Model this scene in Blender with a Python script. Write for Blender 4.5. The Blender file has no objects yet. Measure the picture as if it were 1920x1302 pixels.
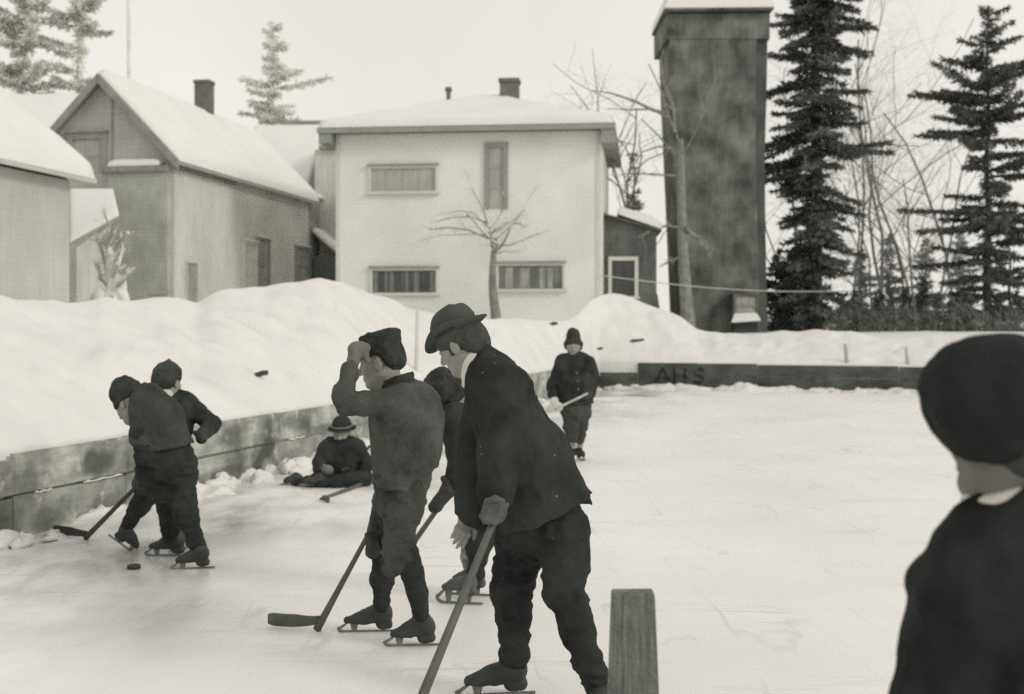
import bpy, math, random
import numpy as np
from mathutils import Vector
random.seed(7); RNG = np.random.default_rng(11)
SC = bpy.context.scene
COL = SC.collection
F = 2318.0; CX = 960.0; HY = 610.0; EYE = 1.45      # photo focal length, centre column, horizon row, eye height

def J(x, y, D):
    """photo pixel at depth D (metres) -> world point"""
    return np.array([(x-CX)/F*D, D, EYE+(HY-y)/F*D])
def ground_depth(y): return EYE*F/(y-HY)
def nrm(v):
    v = np.asarray(v, float); return v/np.linalg.norm(v)

# ------------------------------------------------------------------ objects
def link(o, parent=None):
    COL.objects.link(o)
    if parent is not None: o.parent = parent
    return o
def tag(o, label=None, cat=None, group=None, kind=None):
    if label: o['label'] = label
    if cat: o['category'] = cat
    if group: o['group'] = group
    if kind: o['kind'] = kind
    return o
def empty(name, loc=(0,0,0)):
    o = bpy.data.objects.new(name, None); o.location = loc
    o.empty_display_size = 0.1
    return link(o)
def mesh_obj(name, V, Fs, mat, parent=None, smooth=False):
    """world-space vertices; the object's origin goes to the base of the shape"""
    V = np.asarray(V, float)
    me = bpy.data.meshes.new(name)
    ctr = np.array([(V[:,0].min()+V[:,0].max())/2, (V[:,1].min()+V[:,1].max())/2, V[:,2].min()])
    pl = np.array(parent['base']) if parent is not None and 'base' in parent else np.zeros(3)
    off = pl if parent is not None else ctr
    V = V-off
    if isinstance(Fs, np.ndarray):
        n, k = Fs.shape
        me.vertices.add(len(V)); me.vertices.foreach_set('co', V.astype(np.float32).ravel())
        me.loops.add(n*k); me.loops.foreach_set('vertex_index', Fs.astype(np.int32).ravel())
        me.polygons.add(n)
        me.polygons.foreach_set('loop_start', np.arange(0, n*k, k, dtype=np.int32))
        me.update(calc_edges=True); me.validate()
    else:
        me.from_pydata([tuple(v) for v in V], [], Fs)
        me.update()
    if smooth: me.polygons.foreach_set('use_smooth', [True]*len(me.polygons))
    for m in (mat if isinstance(mat, (list, tuple)) else [mat]): me.materials.append(m)
    o = bpy.data.objects.new(name, me)
    link(o, parent)
    if parent is None: o.location = off
    o['base'] = [float(a) for a in off]
    return o
def root(name, pt, label, cat, group=None):
    o = empty(name, tuple(pt)); o['base'] = [float(a) for a in pt]
    return tag(o, label, cat, group)

class MB:
    """collects boxes, tubes and slabs into one mesh"""
    def __init__(s): s.V=[]; s.Fs=[]
    def add(s, V, Fs):
        n=len(s.V); s.V += [tuple(map(float,v)) for v in V]; s.Fs += [tuple(i+n for i in f) for f in Fs]; return s
    def hexa(s, b, t):
        """4 bottom points, 4 top points (same order, counter-clockwise from above)"""
        V=list(b)+list(t)
        return s.add(V, [(3,2,1,0),(4,5,6,7),(0,1,5,4),(1,2,6,5),(2,3,7,6),(3,0,4,7)])
    def box(s, o, u, v, w):
        o,u,v,w=[np.asarray(a,float) for a in (o,u,v,w)]
        return s.hexa([o,o+u,o+u+v,o+v],[o+w,o+u+w,o+u+v+w,o+v+w])
    def tube(s, pts, rad, n=7, cap=True):
        pts=[np.asarray(p,float) for p in pts]
        rad=list(rad) if hasattr(rad,'__len__') else [rad]*len(pts)
        V=[];Fs=[]
        up=np.array([0.,0.,1.]); pa=None
        for i,p in enumerate(pts):
            d=pts[min(i+1,len(pts)-1)]-pts[max(i-1,0)]; d=nrm(d)
            if pa is None:
                pa=np.cross(d,up if abs(d[2])<.9 else np.array([1.,0,0])); 
            pa=nrm(pa-d*np.dot(pa,d)); pb=np.cross(d,pa)
            for k in range(n):
                a=2*math.pi*k/n; V.append(p+(pa*math.cos(a)+pb*math.sin(a))*rad[i])
        for i in range(len(pts)-1):
            for k in range(n):
                Fs.append((i*n+k,i*n+(k+1)%n,(i+1)*n+(k+1)%n,(i+1)*n+k))
        if cap:
            Fs.append(tuple(range(n-1,-1,-1))); Fs.append(tuple(range((len(pts)-1)*n,len(pts)*n)))
        return s.add(V,Fs)
    def build(s, name, mat, parent=None, smooth=False, bevel=0):
        o=mesh_obj(name, np.array(s.V), s.Fs, mat, parent, smooth)
        if bevel:
            b=o.modifiers.new('bevel','BEVEL'); b.width=bevel; b.segments=2; b.limit_method='ANGLE'
        return o

# ------------------------------------------------------------------ value noise
_T = RNG.random((64,64,64)).astype(np.float32)
def vnoise(x,y,z):
    x=np.asarray(x,np.float32);y=np.asarray(y,np.float32);z=np.asarray(z,np.float32)
    i=np.floor(x).astype(np.int32);j=np.floor(y).astype(np.int32);k=np.floor(z).astype(np.int32)
    a=x-i;b=y-j;c=z-k
    a=a*a*(3-2*a);b=b*b*(3-2*b);c=c*c*(3-2*c)
    i&=63;j&=63;k&=63;i1=(i+1)&63;j1=(j+1)&63;k1=(k+1)&63
    def L(p,q,t): return p+(q-p)*t
    return L(L(L(_T[i,j,k],_T[i1,j,k],a),L(_T[i,j1,k],_T[i1,j1,k],a),b),
             L(L(_T[i,j,k1],_T[i1,j,k1],a),L(_T[i,j1,k1],_T[i1,j1,k1],a),b),c)
def fbm(x,y,z,o=4):
    s=0;a=.5
    for q in range(o):
        s=s+a*vnoise(x*2**q+7.3*q,y*2**q+3.1*q,z*2**q+1.7*q); a*=.5
    return s

# ------------------------------------------------------------------ materials
def mat(name, col, rough=.8, spec=.3, var=.0, scale=5., bump=0., bscale=40., specks=0., speck_col=(.75,.72,.66),
        clap=0., clap_amt=.25, streak=0., metallic=0., detail=6, axis='Z', blot=0., blot_col=(.7,.67,.6), blot_scale=2.):
    m=bpy.data.materials.new(name); m.use_nodes=True
    nt=m.node_tree; N=nt.nodes; Lk=nt.links.new
    b=N['Principled BSDF']; b.inputs['Roughness'].default_value=rough
    b.inputs['Specular IOR Level'].default_value=spec; b.inputs['Metallic'].default_value=metallic
    geo=N.new('ShaderNodeNewGeometry')
    out=None
    rgb=N.new('ShaderNodeRGB'); rgb.outputs[0].default_value=(*col,1); out=rgb.outputs[0]
    def noise(sc, det=detail, src=None, rough_=.55):
        n=N.new('ShaderNodeTexNoise'); n.inputs['Scale'].default_value=sc; n.inputs['Detail'].default_value=det
        n.inputs['Roughness'].default_value=rough_
        Lk(src or geo.outputs['Position'], n.inputs['Vector']); return n.outputs['Fac']
    def ramp(src,a,b_,va,vb):
        r=N.new('ShaderNodeMapRange'); r.inputs[1].default_value=a; r.inputs[2].default_value=b_
        r.inputs[3].default_value=va; r.inputs[4].default_value=vb; Lk(src,r.inputs[0]); return r.outputs[0]
    def mul(c,f):
        mx=N.new('ShaderNodeMix'); mx.data_type='RGBA'; mx.blend_type='MULTIPLY'; mx.inputs[0].default_value=1
        Lk(c,mx.inputs[6]); Lk(f,mx.inputs[7]); return mx.outputs[2]
    def mixc(fac,c,col2):
        mx=N.new('ShaderNodeMix'); mx.data_type='RGBA'; Lk(fac,mx.inputs[0]); Lk(c,mx.inputs[6])
        mx.inputs[7].default_value=(*col2,1); return mx.outputs[2]
    if var: out=mul(out,ramp(noise(scale),.3,.7,1-var,1+var))
    if streak:
        mp=N.new('ShaderNodeVectorMath'); mp.operation='MULTIPLY'; Lk(geo.outputs['Position'],mp.inputs[0])
        mp.inputs[1].default_value={'P':(70,70,3.),'Z':(9,9,.7),'X':(.6,9,14),'Y':(9,.6,14)}[axis]
        out=mul(out,ramp(noise(1.6,5,mp.outputs[0],.65),.3,.7,1-streak,1+streak))
    hgt=None
    if clap:
        sp=N.new('ShaderNodeSeparateXYZ'); Lk(geo.outputs['Position'],sp.inputs[0])
        d=N.new('ShaderNodeMath'); d.operation='DIVIDE'; Lk(sp.outputs[2],d.inputs[0]); d.inputs[1].default_value=clap
        fr=N.new('ShaderNodeMath'); fr.operation='FRACT'; Lk(d.outputs[0],fr.inputs[0])
        out=mul(out,ramp(fr.outputs[0],0.,.16,1-clap_amt,1.))
        hgt=fr.outputs[0]
    if blot:
        out=mixc(ramp(noise(blot_scale,7,None,.65),1-blot-.03,1-blot+.05,0,.9),out,blot_col)
    if specks:
        v=N.new('ShaderNodeTexVoronoi'); v.inputs['Scale'].default_value=24; Lk(geo.outputs['Position'],v.inputs['Vector'])
        n2=noise(7,2)
        a=ramp(v.outputs['Distance'],specks*.3,specks*.65,1,0); g=ramp(n2,.5,.66,0,.6)
        mm=N.new('ShaderNodeMath'); mm.operation='MULTIPLY'; Lk(a,mm.inputs[0]); Lk(g,mm.inputs[1])
        out=mixc(mm.outputs[0],out,speck_col)
    Lk(out,b.inputs['Base Color'])
    if bump or hgt:
        bp=N.new('ShaderNodeBump'); bp.inputs['Strength'].default_value=bump or .12
        bp.inputs['Distance'].default_value=.02
        Lk(hgt if hgt else noise(bscale,4),bp.inputs['Height']); Lk(bp.outputs[0],b.inputs['Normal'])
    return m

M={}
M['snow']=mat('snow',(.71,.705,.685),.8,.2,var=.05,scale=1.6,bump=.9,bscale=5)
M['roof_snow']=mat('roof_snow',(.76,.755,.735),.8,.2,var=.03,scale=.7,bump=.6,bscale=5)
M['house']=mat('house_clapboard',(.75,.755,.715),.7,.25,var=.10,scale=.4,clap=.125,clap_amt=.08)
M['barn_front']=mat('barn_gable_boards',(.49,.495,.46),.85,.2,var=.1,scale=.7,clap=.17,clap_amt=.2,streak=.1)
M['barn_bay']=mat('barn_bay_shingles',(.40,.415,.38),.85,.2,var=.16,scale=2.,clap=.11,clap_amt=.25,streak=.1)
M['barn_side']=mat('barn_side_boards',(.57,.565,.53),.85,.2,var=.13,scale=.55,streak=.12)
M['shed']=mat('shed_boards',(.49,.49,.46),.85,.2,var=.08,scale=.6,clap=.16,clap_amt=.1,streak=.08)
M['grey_trim']=mat('grey_trim',(.30,.31,.29),.7,.3,var=.1,scale=3)
M['pale_trim']=mat('pale_trim',(.62,.62,.57),.6,.3,var=.05,scale=3)
M['dim_wall']=mat('dim_wall',(.29,.30,.28),.8,.2,var=.2,scale=2.,streak=.15)
M['annex']=mat('annex_boards',(.13,.138,.128),.85,.2,var=.3,scale=1.5,clap=.16,clap_amt=.2,streak=.2)
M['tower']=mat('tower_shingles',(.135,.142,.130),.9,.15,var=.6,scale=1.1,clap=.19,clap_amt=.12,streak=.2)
M['tower_shade']=mat('shaded_tower_shingles',(.07,.075,.07),.9,.15,var=.3,scale=1.3,clap=.19,clap_amt=.15,streak=.2)  # darker copy of the shingles: the side face's shade put into the colour
M['brick']=mat('chimney_brick',(.16,.165,.15),.9,.15,var=.2,scale=5,clap=.09,clap_amt=.2)
M['glass']=mat('window_glass',(.17,.18,.17),.25,.5,var=.35,scale=1.8,streak=.3)
M['glass_dark']=mat('window_glass_dark',(.055,.06,.056),.2,.5,var=.35,scale=2.2)
M['blind']=mat('window_blind',(.40,.40,.375),.6,.3,var=.12,scale=2.,streak=.15)
M['curtain']=mat('window_curtain',(.34,.34,.31),.8,.2,var=.2,scale=5,streak=.25)
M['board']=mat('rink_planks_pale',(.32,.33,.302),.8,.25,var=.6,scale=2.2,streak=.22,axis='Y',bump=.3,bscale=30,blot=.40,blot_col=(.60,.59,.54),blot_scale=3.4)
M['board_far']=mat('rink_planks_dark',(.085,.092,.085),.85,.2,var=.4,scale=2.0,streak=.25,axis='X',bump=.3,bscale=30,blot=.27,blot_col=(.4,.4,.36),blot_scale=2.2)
M['stain']=mat('dark_stain',(.06,.065,.06),.8,.2,var=.3,scale=9)
M['post']=mat('post_wood',(.155,.165,.15),.85,.2,var=.45,scale=6,streak=.5,axis='P',bump=.6,bscale=80)
M['stick']=mat('stick_wood',(.095,.10,.091),.6,.35,var=.25,scale=12,bump=.2,bscale=80)
M['stick_dark']=mat('stick_dark',(.04,.043,.04),.6,.35,var=.2,scale=12)
M['stick_pale']=mat('stick_pale',(.45,.44,.40),.6,.3,var=.2,scale=12)
M['puck']=mat('puck_rubber',(.03,.031,.03),.6,.4)
M['bark']=mat('bark',(.16,.165,.152),.9,.15,var=.3,scale=6,streak=.3)
M['bark_pale']=mat('bark_pale',(.23,.235,.22),.9,.15,var=.25,scale=6,streak=.25)
M['bark_dark']=mat('bark_dark',(.07,.073,.068),.9,.15,var=.3,scale=6)
M['twig']=mat('twig',(.38,.385,.365),.9,.15)
M['needles']=mat('spruce_needles',(.155,.162,.15),.85,.15,var=.4,scale=1.4)
M['needles_mid']=mat('spruce_needles_mid',(.26,.265,.245),.85,.15,var=.35,scale=1.2)
M['needles_hazed']=mat('hazed_needles',(.80,.80,.76),.85,.15,var=.25,scale=.8)  # washed-out haze painted into the needle colour, no real frost
M['bark_hazed']=mat('hazed_bark',(.72,.72,.68),.9,.15,var=.2,scale=3)  # bark and thin pole paled with the same painted haze
M['wire']=mat('wire',(.5,.5,.46),.6,.3)
M['skin']=mat('skin',(.27,.266,.242),.6,.35,var=.1,scale=14,bump=.12,bscale=120)
M['skin_shade']=mat('skin_in_shade',(.145,.144,.132),.6,.3,var=.15,scale=20,bump=.12,bscale=120)  # skin darkened to paint in the shade under the big cap
M['hair']=mat('hair',(.055,.058,.053),.7,.3,var=.3,scale=40,bump=.6,bscale=150)
M['coat']=mat('black_coat_wool',(.033,.037,.0345),.92,.12,var=.45,scale=5,bump=.4,bscale=220,specks=.16)
M['trouser']=mat('dark_trouser_wool',(.033,.037,.0345),.92,.12,var=.45,scale=6,bump=.5,bscale=200,specks=.12)
M['hat']=mat('felt_hat',(.068,.075,.068),.9,.12,var=.22,scale=9,bump=.25,bscale=160)
M['sweater']=mat('grey_wool_sweater',(.105,.111,.101),.95,.1,var=.4,scale=5,bump=.8,bscale=140)
M['sweater_mid']=mat('ribbed_wool_sweater',(.068,.074,.067),.95,.1,var=.42,scale=5,bump=.8,bscale=120,)
M['knit']=mat('dark_knit',(.055,.06,.055),.95,.1,var=.35,scale=22,bump=.9,bscale=110)
M['jacket']=mat('dark_jacket',(.037,.041,.038),.92,.12,var=.45,scale=6,bump=.5,bscale=160)
M['glove']=mat('dark_glove',(.05,.054,.05),.85,.2,var=.2,scale=20,bump=.3,bscale=120)
M['glove_pale']=mat('worn_pale_glove',(.16,.165,.145),.85,.2,var=.2,scale=20,bump=.3,bscale=120)
M['boot']=mat('black_boot_leather',(.036,.039,.037),.55,.35,var=.2,scale=20,bump=.2,bscale=90)
M['boot_grey']=mat('grey_boot_leather',(.085,.09,.083),.6,.3,var=.25,scale=20,bump=.2,bscale=90)
M['sock']=mat('dark_sock',(.043,.047,.044),.95,.1,var=.3,scale=20,bump=.9,bscale=100)
M['sock_pale']=mat('pale_patterned_sock',(.36,.355,.32),.95,.1,var=.6,scale=26,bump=.8,bscale=100)
M['blade']=mat('skate_steel',(.16,.165,.16),.45,.5,var=.25,scale=20,metallic=.35)
M['linen']=mat('white_linen',(.62,.61,.56),.8,.2,var=.08,scale=20)
M['coat_near']=mat('black_overcoat',(.026,.0285,.028),.92,.1,var=.5,scale=7,bump=.35,bscale=260)
M['cap_near']=mat('black_knit_cap',(.027,.030,.0295),.95,.1,var=.25,scale=14,bump=.55,bscale=190)
M['dry_wood']=mat('dark_debris',(.07,.073,.067),.8,.2,var=.3,scale=9)
# ------------------------------------------------------------------ signed-distance shapes for figures
class Sdf:
    def __init__(s): s.P=[]
    def _put(s, fn, lo, hi, k, op='add'):
        s.P.append((fn,np.asarray(lo,float),np.asarray(hi,float),k,op)); return s
    def cone(s,a,b,ra,rb=None,k=.03,op='add'):
        a=np.asarray(a,float);b=np.asarray(b,float); rb=ra if rb is None else rb
        ba=b-a; L=max(float(ba@ba),1e-9)
        def fn(X,Y,Z):
            t=np.clip(((X-a[0])*ba[0]+(Y-a[1])*ba[1]+(Z-a[2])*ba[2])/L,0,1)
            return np.sqrt((X-a[0]-t*ba[0])**2+(Y-a[1]-t*ba[1])**2+(Z-a[2]-t*ba[2])**2)-(ra+(rb-ra)*t)
        r=max(ra,rb); return s._put(fn,np.minimum(a,b)-r,np.maximum(a,b)+r,k,op)
    def chain(s,pts,rad,k=.03):
        for i in range(len(pts)-1): s.cone(pts[i],pts[i+1],rad[i],rad[i+1],k)
        return s
    def ell(s,c,r,R=None,k=.03,op='add'):
        c=np.asarray(c,float); r=np.asarray(r,float); R=np.eye(3) if R is None else np.asarray(R,float)
        def fn(X,Y,Z):
            x=X-c[0];y=Y-c[1];z=Z-c[2]
            q=[(R[i,0]*x+R[i,1]*y+R[i,2]*z) for i in range(3)]
            k0=np.sqrt(sum((q[i]/r[i])**2 for i in range(3)))
            k1=np.sqrt(sum((q[i]/r[i]**2)**2 for i in range(3)))+1e-6
            return k0*(k0-1)/k1
        e=np.sqrt(((R*r[:,None])**2).sum(0)); return s._put(fn,c-e,c+e,k,op)
    def etube(s,a,b,ra,rb,side,k=.04,flat=False,op='add'):
        """elliptic tube: ra=(side half-width, front half-width)"""
        a=np.asarray(a,float);b=np.asarray(b,float); d=b-a; L=np.linalg.norm(d); d=d/L
        sv=np.asarray(side,float); sv=nrm(sv-d*(sv@d)); fv=np.cross(d,sv)
        def fn(X,Y,Z):
            x=X-a[0];y=Y-a[1];z=Z-a[2]
            w=x*d[0]+y*d[1]+z*d[2]; t=np.clip(w/L,0,1)
            u=x*sv[0]+y*sv[1]+z*sv[2]; v=x*fv[0]+y*fv[1]+z*fv[2]
            rx=ra[0]+(rb[0]-ra[0])*t; ry=ra[1]+(rb[1]-ra[1])*t
            over=w-np.clip(w,0,L); m=np.minimum(rx,ry)
            if flat:
                dc=(np.sqrt((u/rx)**2+(v/ry)**2)-1)*m
                o2=np.where(over>0,over,0)
                return np.maximum(np.where(over<0,(np.sqrt((u/rx)**2+(v/ry)**2+(over/m)**2)-1)*m,dc),np.where(over>0,over,-1))
            return (np.sqrt((u/rx)**2+(v/ry)**2+(over/m)**2)-1)*m
        r=max(*ra,*rb); return s._put(fn,np.minimum(a,b)-r,np.maximum(a,b)+r,k,op)
    def below(s,p,n,ext=.4,k=.006):
        """cut away everything on the -n side of a plane"""
        p=np.asarray(p,float); n=nrm(n)
        def fn(X,Y,Z): return (X-p[0])*n[0]+(Y-p[1])*n[1]+(Z-p[2])*n[2]
        return s._put(fn,p-ext,p+ext,k,'sub')
    def field(s,h):
        A=[p for p in s.P if p[4]=='add']
        lo=np.min([p[1] for p in A],0)-.025; hi=np.max([p[2] for p in A],0)+.025
        n=np.maximum(np.ceil((hi-lo)/h).astype(int)+1,4)
        ax=[(lo[i]+np.arange(n[i])*h).astype(np.float32) for i in range(3)]
        G=np.full(n,.08,np.float32)
        for fn,pl,ph,k,op in s.P:
            pad=k+.02
            i0=np.clip(np.floor((pl-pad-lo)/h).astype(int),0,n-1); i1=np.clip(np.ceil((ph+pad-lo)/h).astype(int)+1,1,n)
            if (i1<=i0).any(): continue
            sl=tuple(slice(i0[q],i1[q]) for q in range(3))
            d=fn(ax[0][sl[0]][:,None,None],ax[1][sl[1]][None,:,None],ax[2][sl[2]][None,None,:])
            g=G[sl]
            if op=='add':
                q=np.maximum(k-np.abs(g-d),0)/k; G[sl]=np.minimum(g,d)-q*q*k*.25
            else:
                d=-d; q=np.maximum(k-np.abs(g-d),0)/k; G[sl]=np.maximum(g,d)+q*q*k*.25
        return G,lo,ax
    def mesh(s,h,folds=(),seed=0,shrink=0):
        G,lo,ax=s.field(h); G=G+np.float32(shrink)
        if folds:
            I=np.nonzero(np.abs(G)<.05)
            x,y,z=ax[0][I[0]],ax[1][I[1]],ax[2][I[2]]
            for amp,sx,sy,sz in folds:
                v=vnoise(x*sx+seed*3.7,y*sy+seed*1.3,z*sz+seed*2.1)
                w=vnoise(x*sx*.5+9.1+seed,y*sy*.5,z*sz*.5)
                G[I]-=amp*((1-np.abs(2*v-1)*1.6)*.75-.38+(w-.5)*.8)
        return surface_net(G,lo,h)
    def build(s,name,m,parent,h,folds=(),seed=0,extra=()):
        V,Q=s.mesh(h,folds,seed)
        for e,he in extra:
            v2,q2=e.mesh(he); Q=np.vstack([Q,q2+len(V)]); V=np.vstack([V,v2])
        return mesh_obj(name,V,Q,m,parent,True)

def surface_net(G,lo,h):
    S=G<0; n=np.array(G.shape)
    c=[S[i:n[0]-1+i,j:n[1]-1+j,k:n[2]-1+k] for i in(0,1) for j in(0,1) for k in(0,1)]
    tot=sum(a.astype(np.int8) for a in c); act=(tot>0)&(tot<8)
    idx=np.full(act.shape,-1,np.int64); ii=np.nonzero(act); idx[ii]=np.arange(len(ii[0]))
    pos=np.zeros((len(ii[0]),3)); cnt=np.zeros(len(ii[0]))
    C={}
    for i in(0,1):
        for j in(0,1):
            for k in(0,1): C[i,j,k]=G[ii[0]+i,ii[1]+j,ii[2]+k]
    for axn in range(3):
        for a in(0,1):
            for b in(0,1):
                p=[0,0,0]; o=[q for q in range(3) if q!=axn]; p[o[0]]=a;p[o[1]]=b
                p2=list(p);p2[axn]=1
                g0=C[tuple(p)];g1=C[tuple(p2)]; m=(g0<0)!=(g1<0)
                t=np.where(m,g0/np.where(m,g0-g1,1),0)
                e=np.zeros((len(cnt),3)); e[:,o[0]]=a;e[:,o[1]]=b;e[:,axn]=t
                pos+=e*m[:,None]; cnt+=m
    V=lo+(pos/np.maximum(cnt,1)[:,None]+np.stack(ii,1))*h
    Q=[]
    for axn in range(3):
        o=[q for q in range(3) if q!=axn]
        a=[slice(None)]*3;b=[slice(None)]*3; a[axn]=slice(0,-1);b[axn]=slice(1,None)
        for q in o: a[q]=slice(1,-1);b[q]=slice(1,-1)
        s0=S[tuple(a)];s1=S[tuple(b)]
        e=np.nonzero(s0!=s1); st=s0[e]
        base=np.stack(e,1); 
        for q in o: base[:,q]+=1
        def cell(d0,d1):
            p=base.copy(); p[:,o[0]]-=d0;p[:,o[1]]-=d1; return idx[p[:,0],p[:,1],p[:,2]]
        q4=np.stack([cell(1,1),cell(0,1),cell(0,0),cell(1,0)],1)
        flip=st if axn!=1 else ~st
        q4=np.where(flip[:,None],q4,q4[:,::-1]); Q.append(q4)
    return V,np.vstack(Q)

# ------------------------------------------------------------------ anatomy
def frame(f,up=(0,0,1)):
    """rows: right, forward, up"""
    f=nrm(f); r=nrm(np.cross(f,np.asarray(up,float))); return np.stack([r,f,np.cross(r,f)])
def add_head(S,c,R,k=1.0):
    """head with face; c = middle of the head, R = frame rows, k = scale (1 = adult, 23 cm)"""
    P=lambda x,y,z: c+k*(R[0]*x+R[1]*y+R[2]*z)
    S.ell(P(0,-.015,.03),np.array([.076,.096,.088])*k,R,.01)
    S.ell(P(0,.03,-.035),np.array([.060,.066,.080])*k,R,.03)
    S.cone(P(0,.062,-.098),P(0,.03,-.09),.021*k,.035*k,.02)
    for q in(-1,1):
        S.cone(P(q*.052,-.005,-.055),P(q*.02,.065,-.095),.018*k,.02*k,.02)
        S.ell(P(q*.040,.060,-.03),np.array([.022,.022,.024])*k,R,.02)
        S.ell(P(q*.078,-.012,-.012),np.array([.009,.022,.033])*k,R,.008)
    S.cone(P(-.038,.080,.022),P(.038,.080,.022),.011*k,.011*k,.012)
    for q in(-1,1): S.ell(P(q*.032,.098,.002),np.array([.017,.017,.012])*k,R,.012,'sub')
    for q in(-1,1): S.ell(P(q*.032,.080,.002),np.array([.013,.013,.011])*k,R,.003)
    S.cone(P(0,.092,.008),P(0,.115,-.032),.008*k,.0125*k,.010)
    for q in(-1,1): S.cone(P(q*.012,.098,-.035),P(q*.008,.104,-.034),.0075*k,.0075*k,.006)
    S.cone(P(-.017,.090,-.060),P(.017,.090,-.060),.0065*k,.0065*k,.006)
    S.cone(P(-.015,.088,-.072),P(.015,.088,-.072),.0075*k,.0075*k,.006)
    S.ell(P(0,.104,-.066),np.array([.024,.012,.0022])*k,R,.004,'sub')
    return P
def add_hand(S,w,d,n,side=1,k=1.0,curl=(.25,.35,.3),spread=.10):
    """w wrist, d pointing direction, n back-of-hand normal; thumb towards side*(d x n)"""
    d=nrm(d); n=np.asarray(n,float); n=nrm(n-d*(n@d)); x=np.cross(d,n)*side
    P=lambda a,b,c: w+k*(x*a+d*b+n*c)
    S.etube(P(0,-.02,0),P(0,.03,0),np.array([.026,.02])*k,np.array([.034,.016])*k,x,.012)
    S.etube(P(0,.03,0),P(.0,.085,.0),np.array([.037,.0155])*k,np.array([.040,.012])*k,x,.012)
    for i,(bx,L) in enumerate([(.031,.074),(.0105,.083),(-.0105,.077),(-.0305,.060)]):
        p=P(bx,.088-.004*abs(i-1),0); ang=0; az=(1.5-i)*spread
        seg=(.46,.30,.24); rr=(.0098,.0088,.0078,.0064)
        for q in range(3):
            ang+=curl[q]*(1+.12*i)
            v=(d*math.cos(az)+x*math.sin(az))*math.cos(ang)-n*math.sin(ang)
            p2=p+v*L*seg[q]*k; S.cone(p,p2,rr[q]*k,rr[q+1]*k,.006 if q else .010); p=p2
    p=P(.028,.018,-.004); p2=P(.058,.052,-.014); p3=P(.066,.084,-.022)
    S.cone(p,p2,.015*k,.0115*k,.014); S.cone(p2,p3,.0108*k,.0085*k,.006)
def boot(parent,ankle,heel,toe,m,k=1.0,h=.007,blade_drop=.045,seed=0,lift=0,name='boot',blade_pitch=None):
    """a laced skating boot, plus the skate blade as its child. heel/toe: points on the sole line"""
    a,hl,t=[np.asarray(p,float) for p in(ankle,heel,toe)]
    f=nrm(t-hl); up=np.array([0,0,1.]); up=nrm(up-f*(up@f)) if abs(f[2])<.9 else nrm((a-hl)-f*((a-hl)@f)); L=np.linalg.norm(t-hl)
    S=Sdf(); r=.040*k
    S.cone(a,hl+f*.035*k+up*.055*k,.036*k,.039*k,.02)
    S.cone(hl+f*.036*k+up*.034*k,hl+f*L*.5+up*.028*k,.036*k,.034*k,.02)
    S.cone(a*.45+(hl+f*L*.40+up*.05*k)*.55,hl+f*L*.68+up*.022*k,.034*k,.031*k,.03)
    S.cone(hl+f*L*.6+up*.022*k,t-f*.024*k+up*.016*k,.035*k,.021*k,.02)
    S.below(hl,up,.5)
    S.cone(hl+f*.02*k-up*.004,hl+f*.055*k-up*.004,.026*k,.026*k,.006)
    o=S.build(name,m,parent,h,folds=((.004,30,30,42),),seed=seed)
    # blade: bar with a raised toe, two posts
    side=np.cross(f,up); th=.0028; b0=blade_drop*k
    prof=[(-.035*k,-b0),(L+.0*k,-b0),(L+.022*k,-b0*.85),(L+.032*k,-b0*.5),(L+.022*k,-b0*.3),(L+.012*k,-b0*.62),(L-.01*k,-b0+.014*k),(-.035*k,-b0+.011*k)]
    mb=MB()
    def plate(pts):
        n=len(pts); V=[hl+f*x+up*z+side*sg*th for sg in(-1,1) for x,z in pts]
        Fs=[tuple(range(n)),tuple(range(2*n-1,n-1,-1))]+[(i,i+n,(i+1)%n+n,(i+1)%n) for i in range(n)]
        mb.add(V,Fs)
    plate(prof)
    for x0 in(.03*k,L*.72): plate([(x0,-b0+.011*k),(x0+.024*k,-b0+.011*k),(x0+.034*k,.004),(x0-.010*k,.004)])
    plate([(L+.012*k,-b0*.62),(L+.022*k,-b0*.35),(L-.02*k,.008),(L-.035*k,.008)])
    mb.build('skate_blade',M['blade'],o)
    return o
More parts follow.
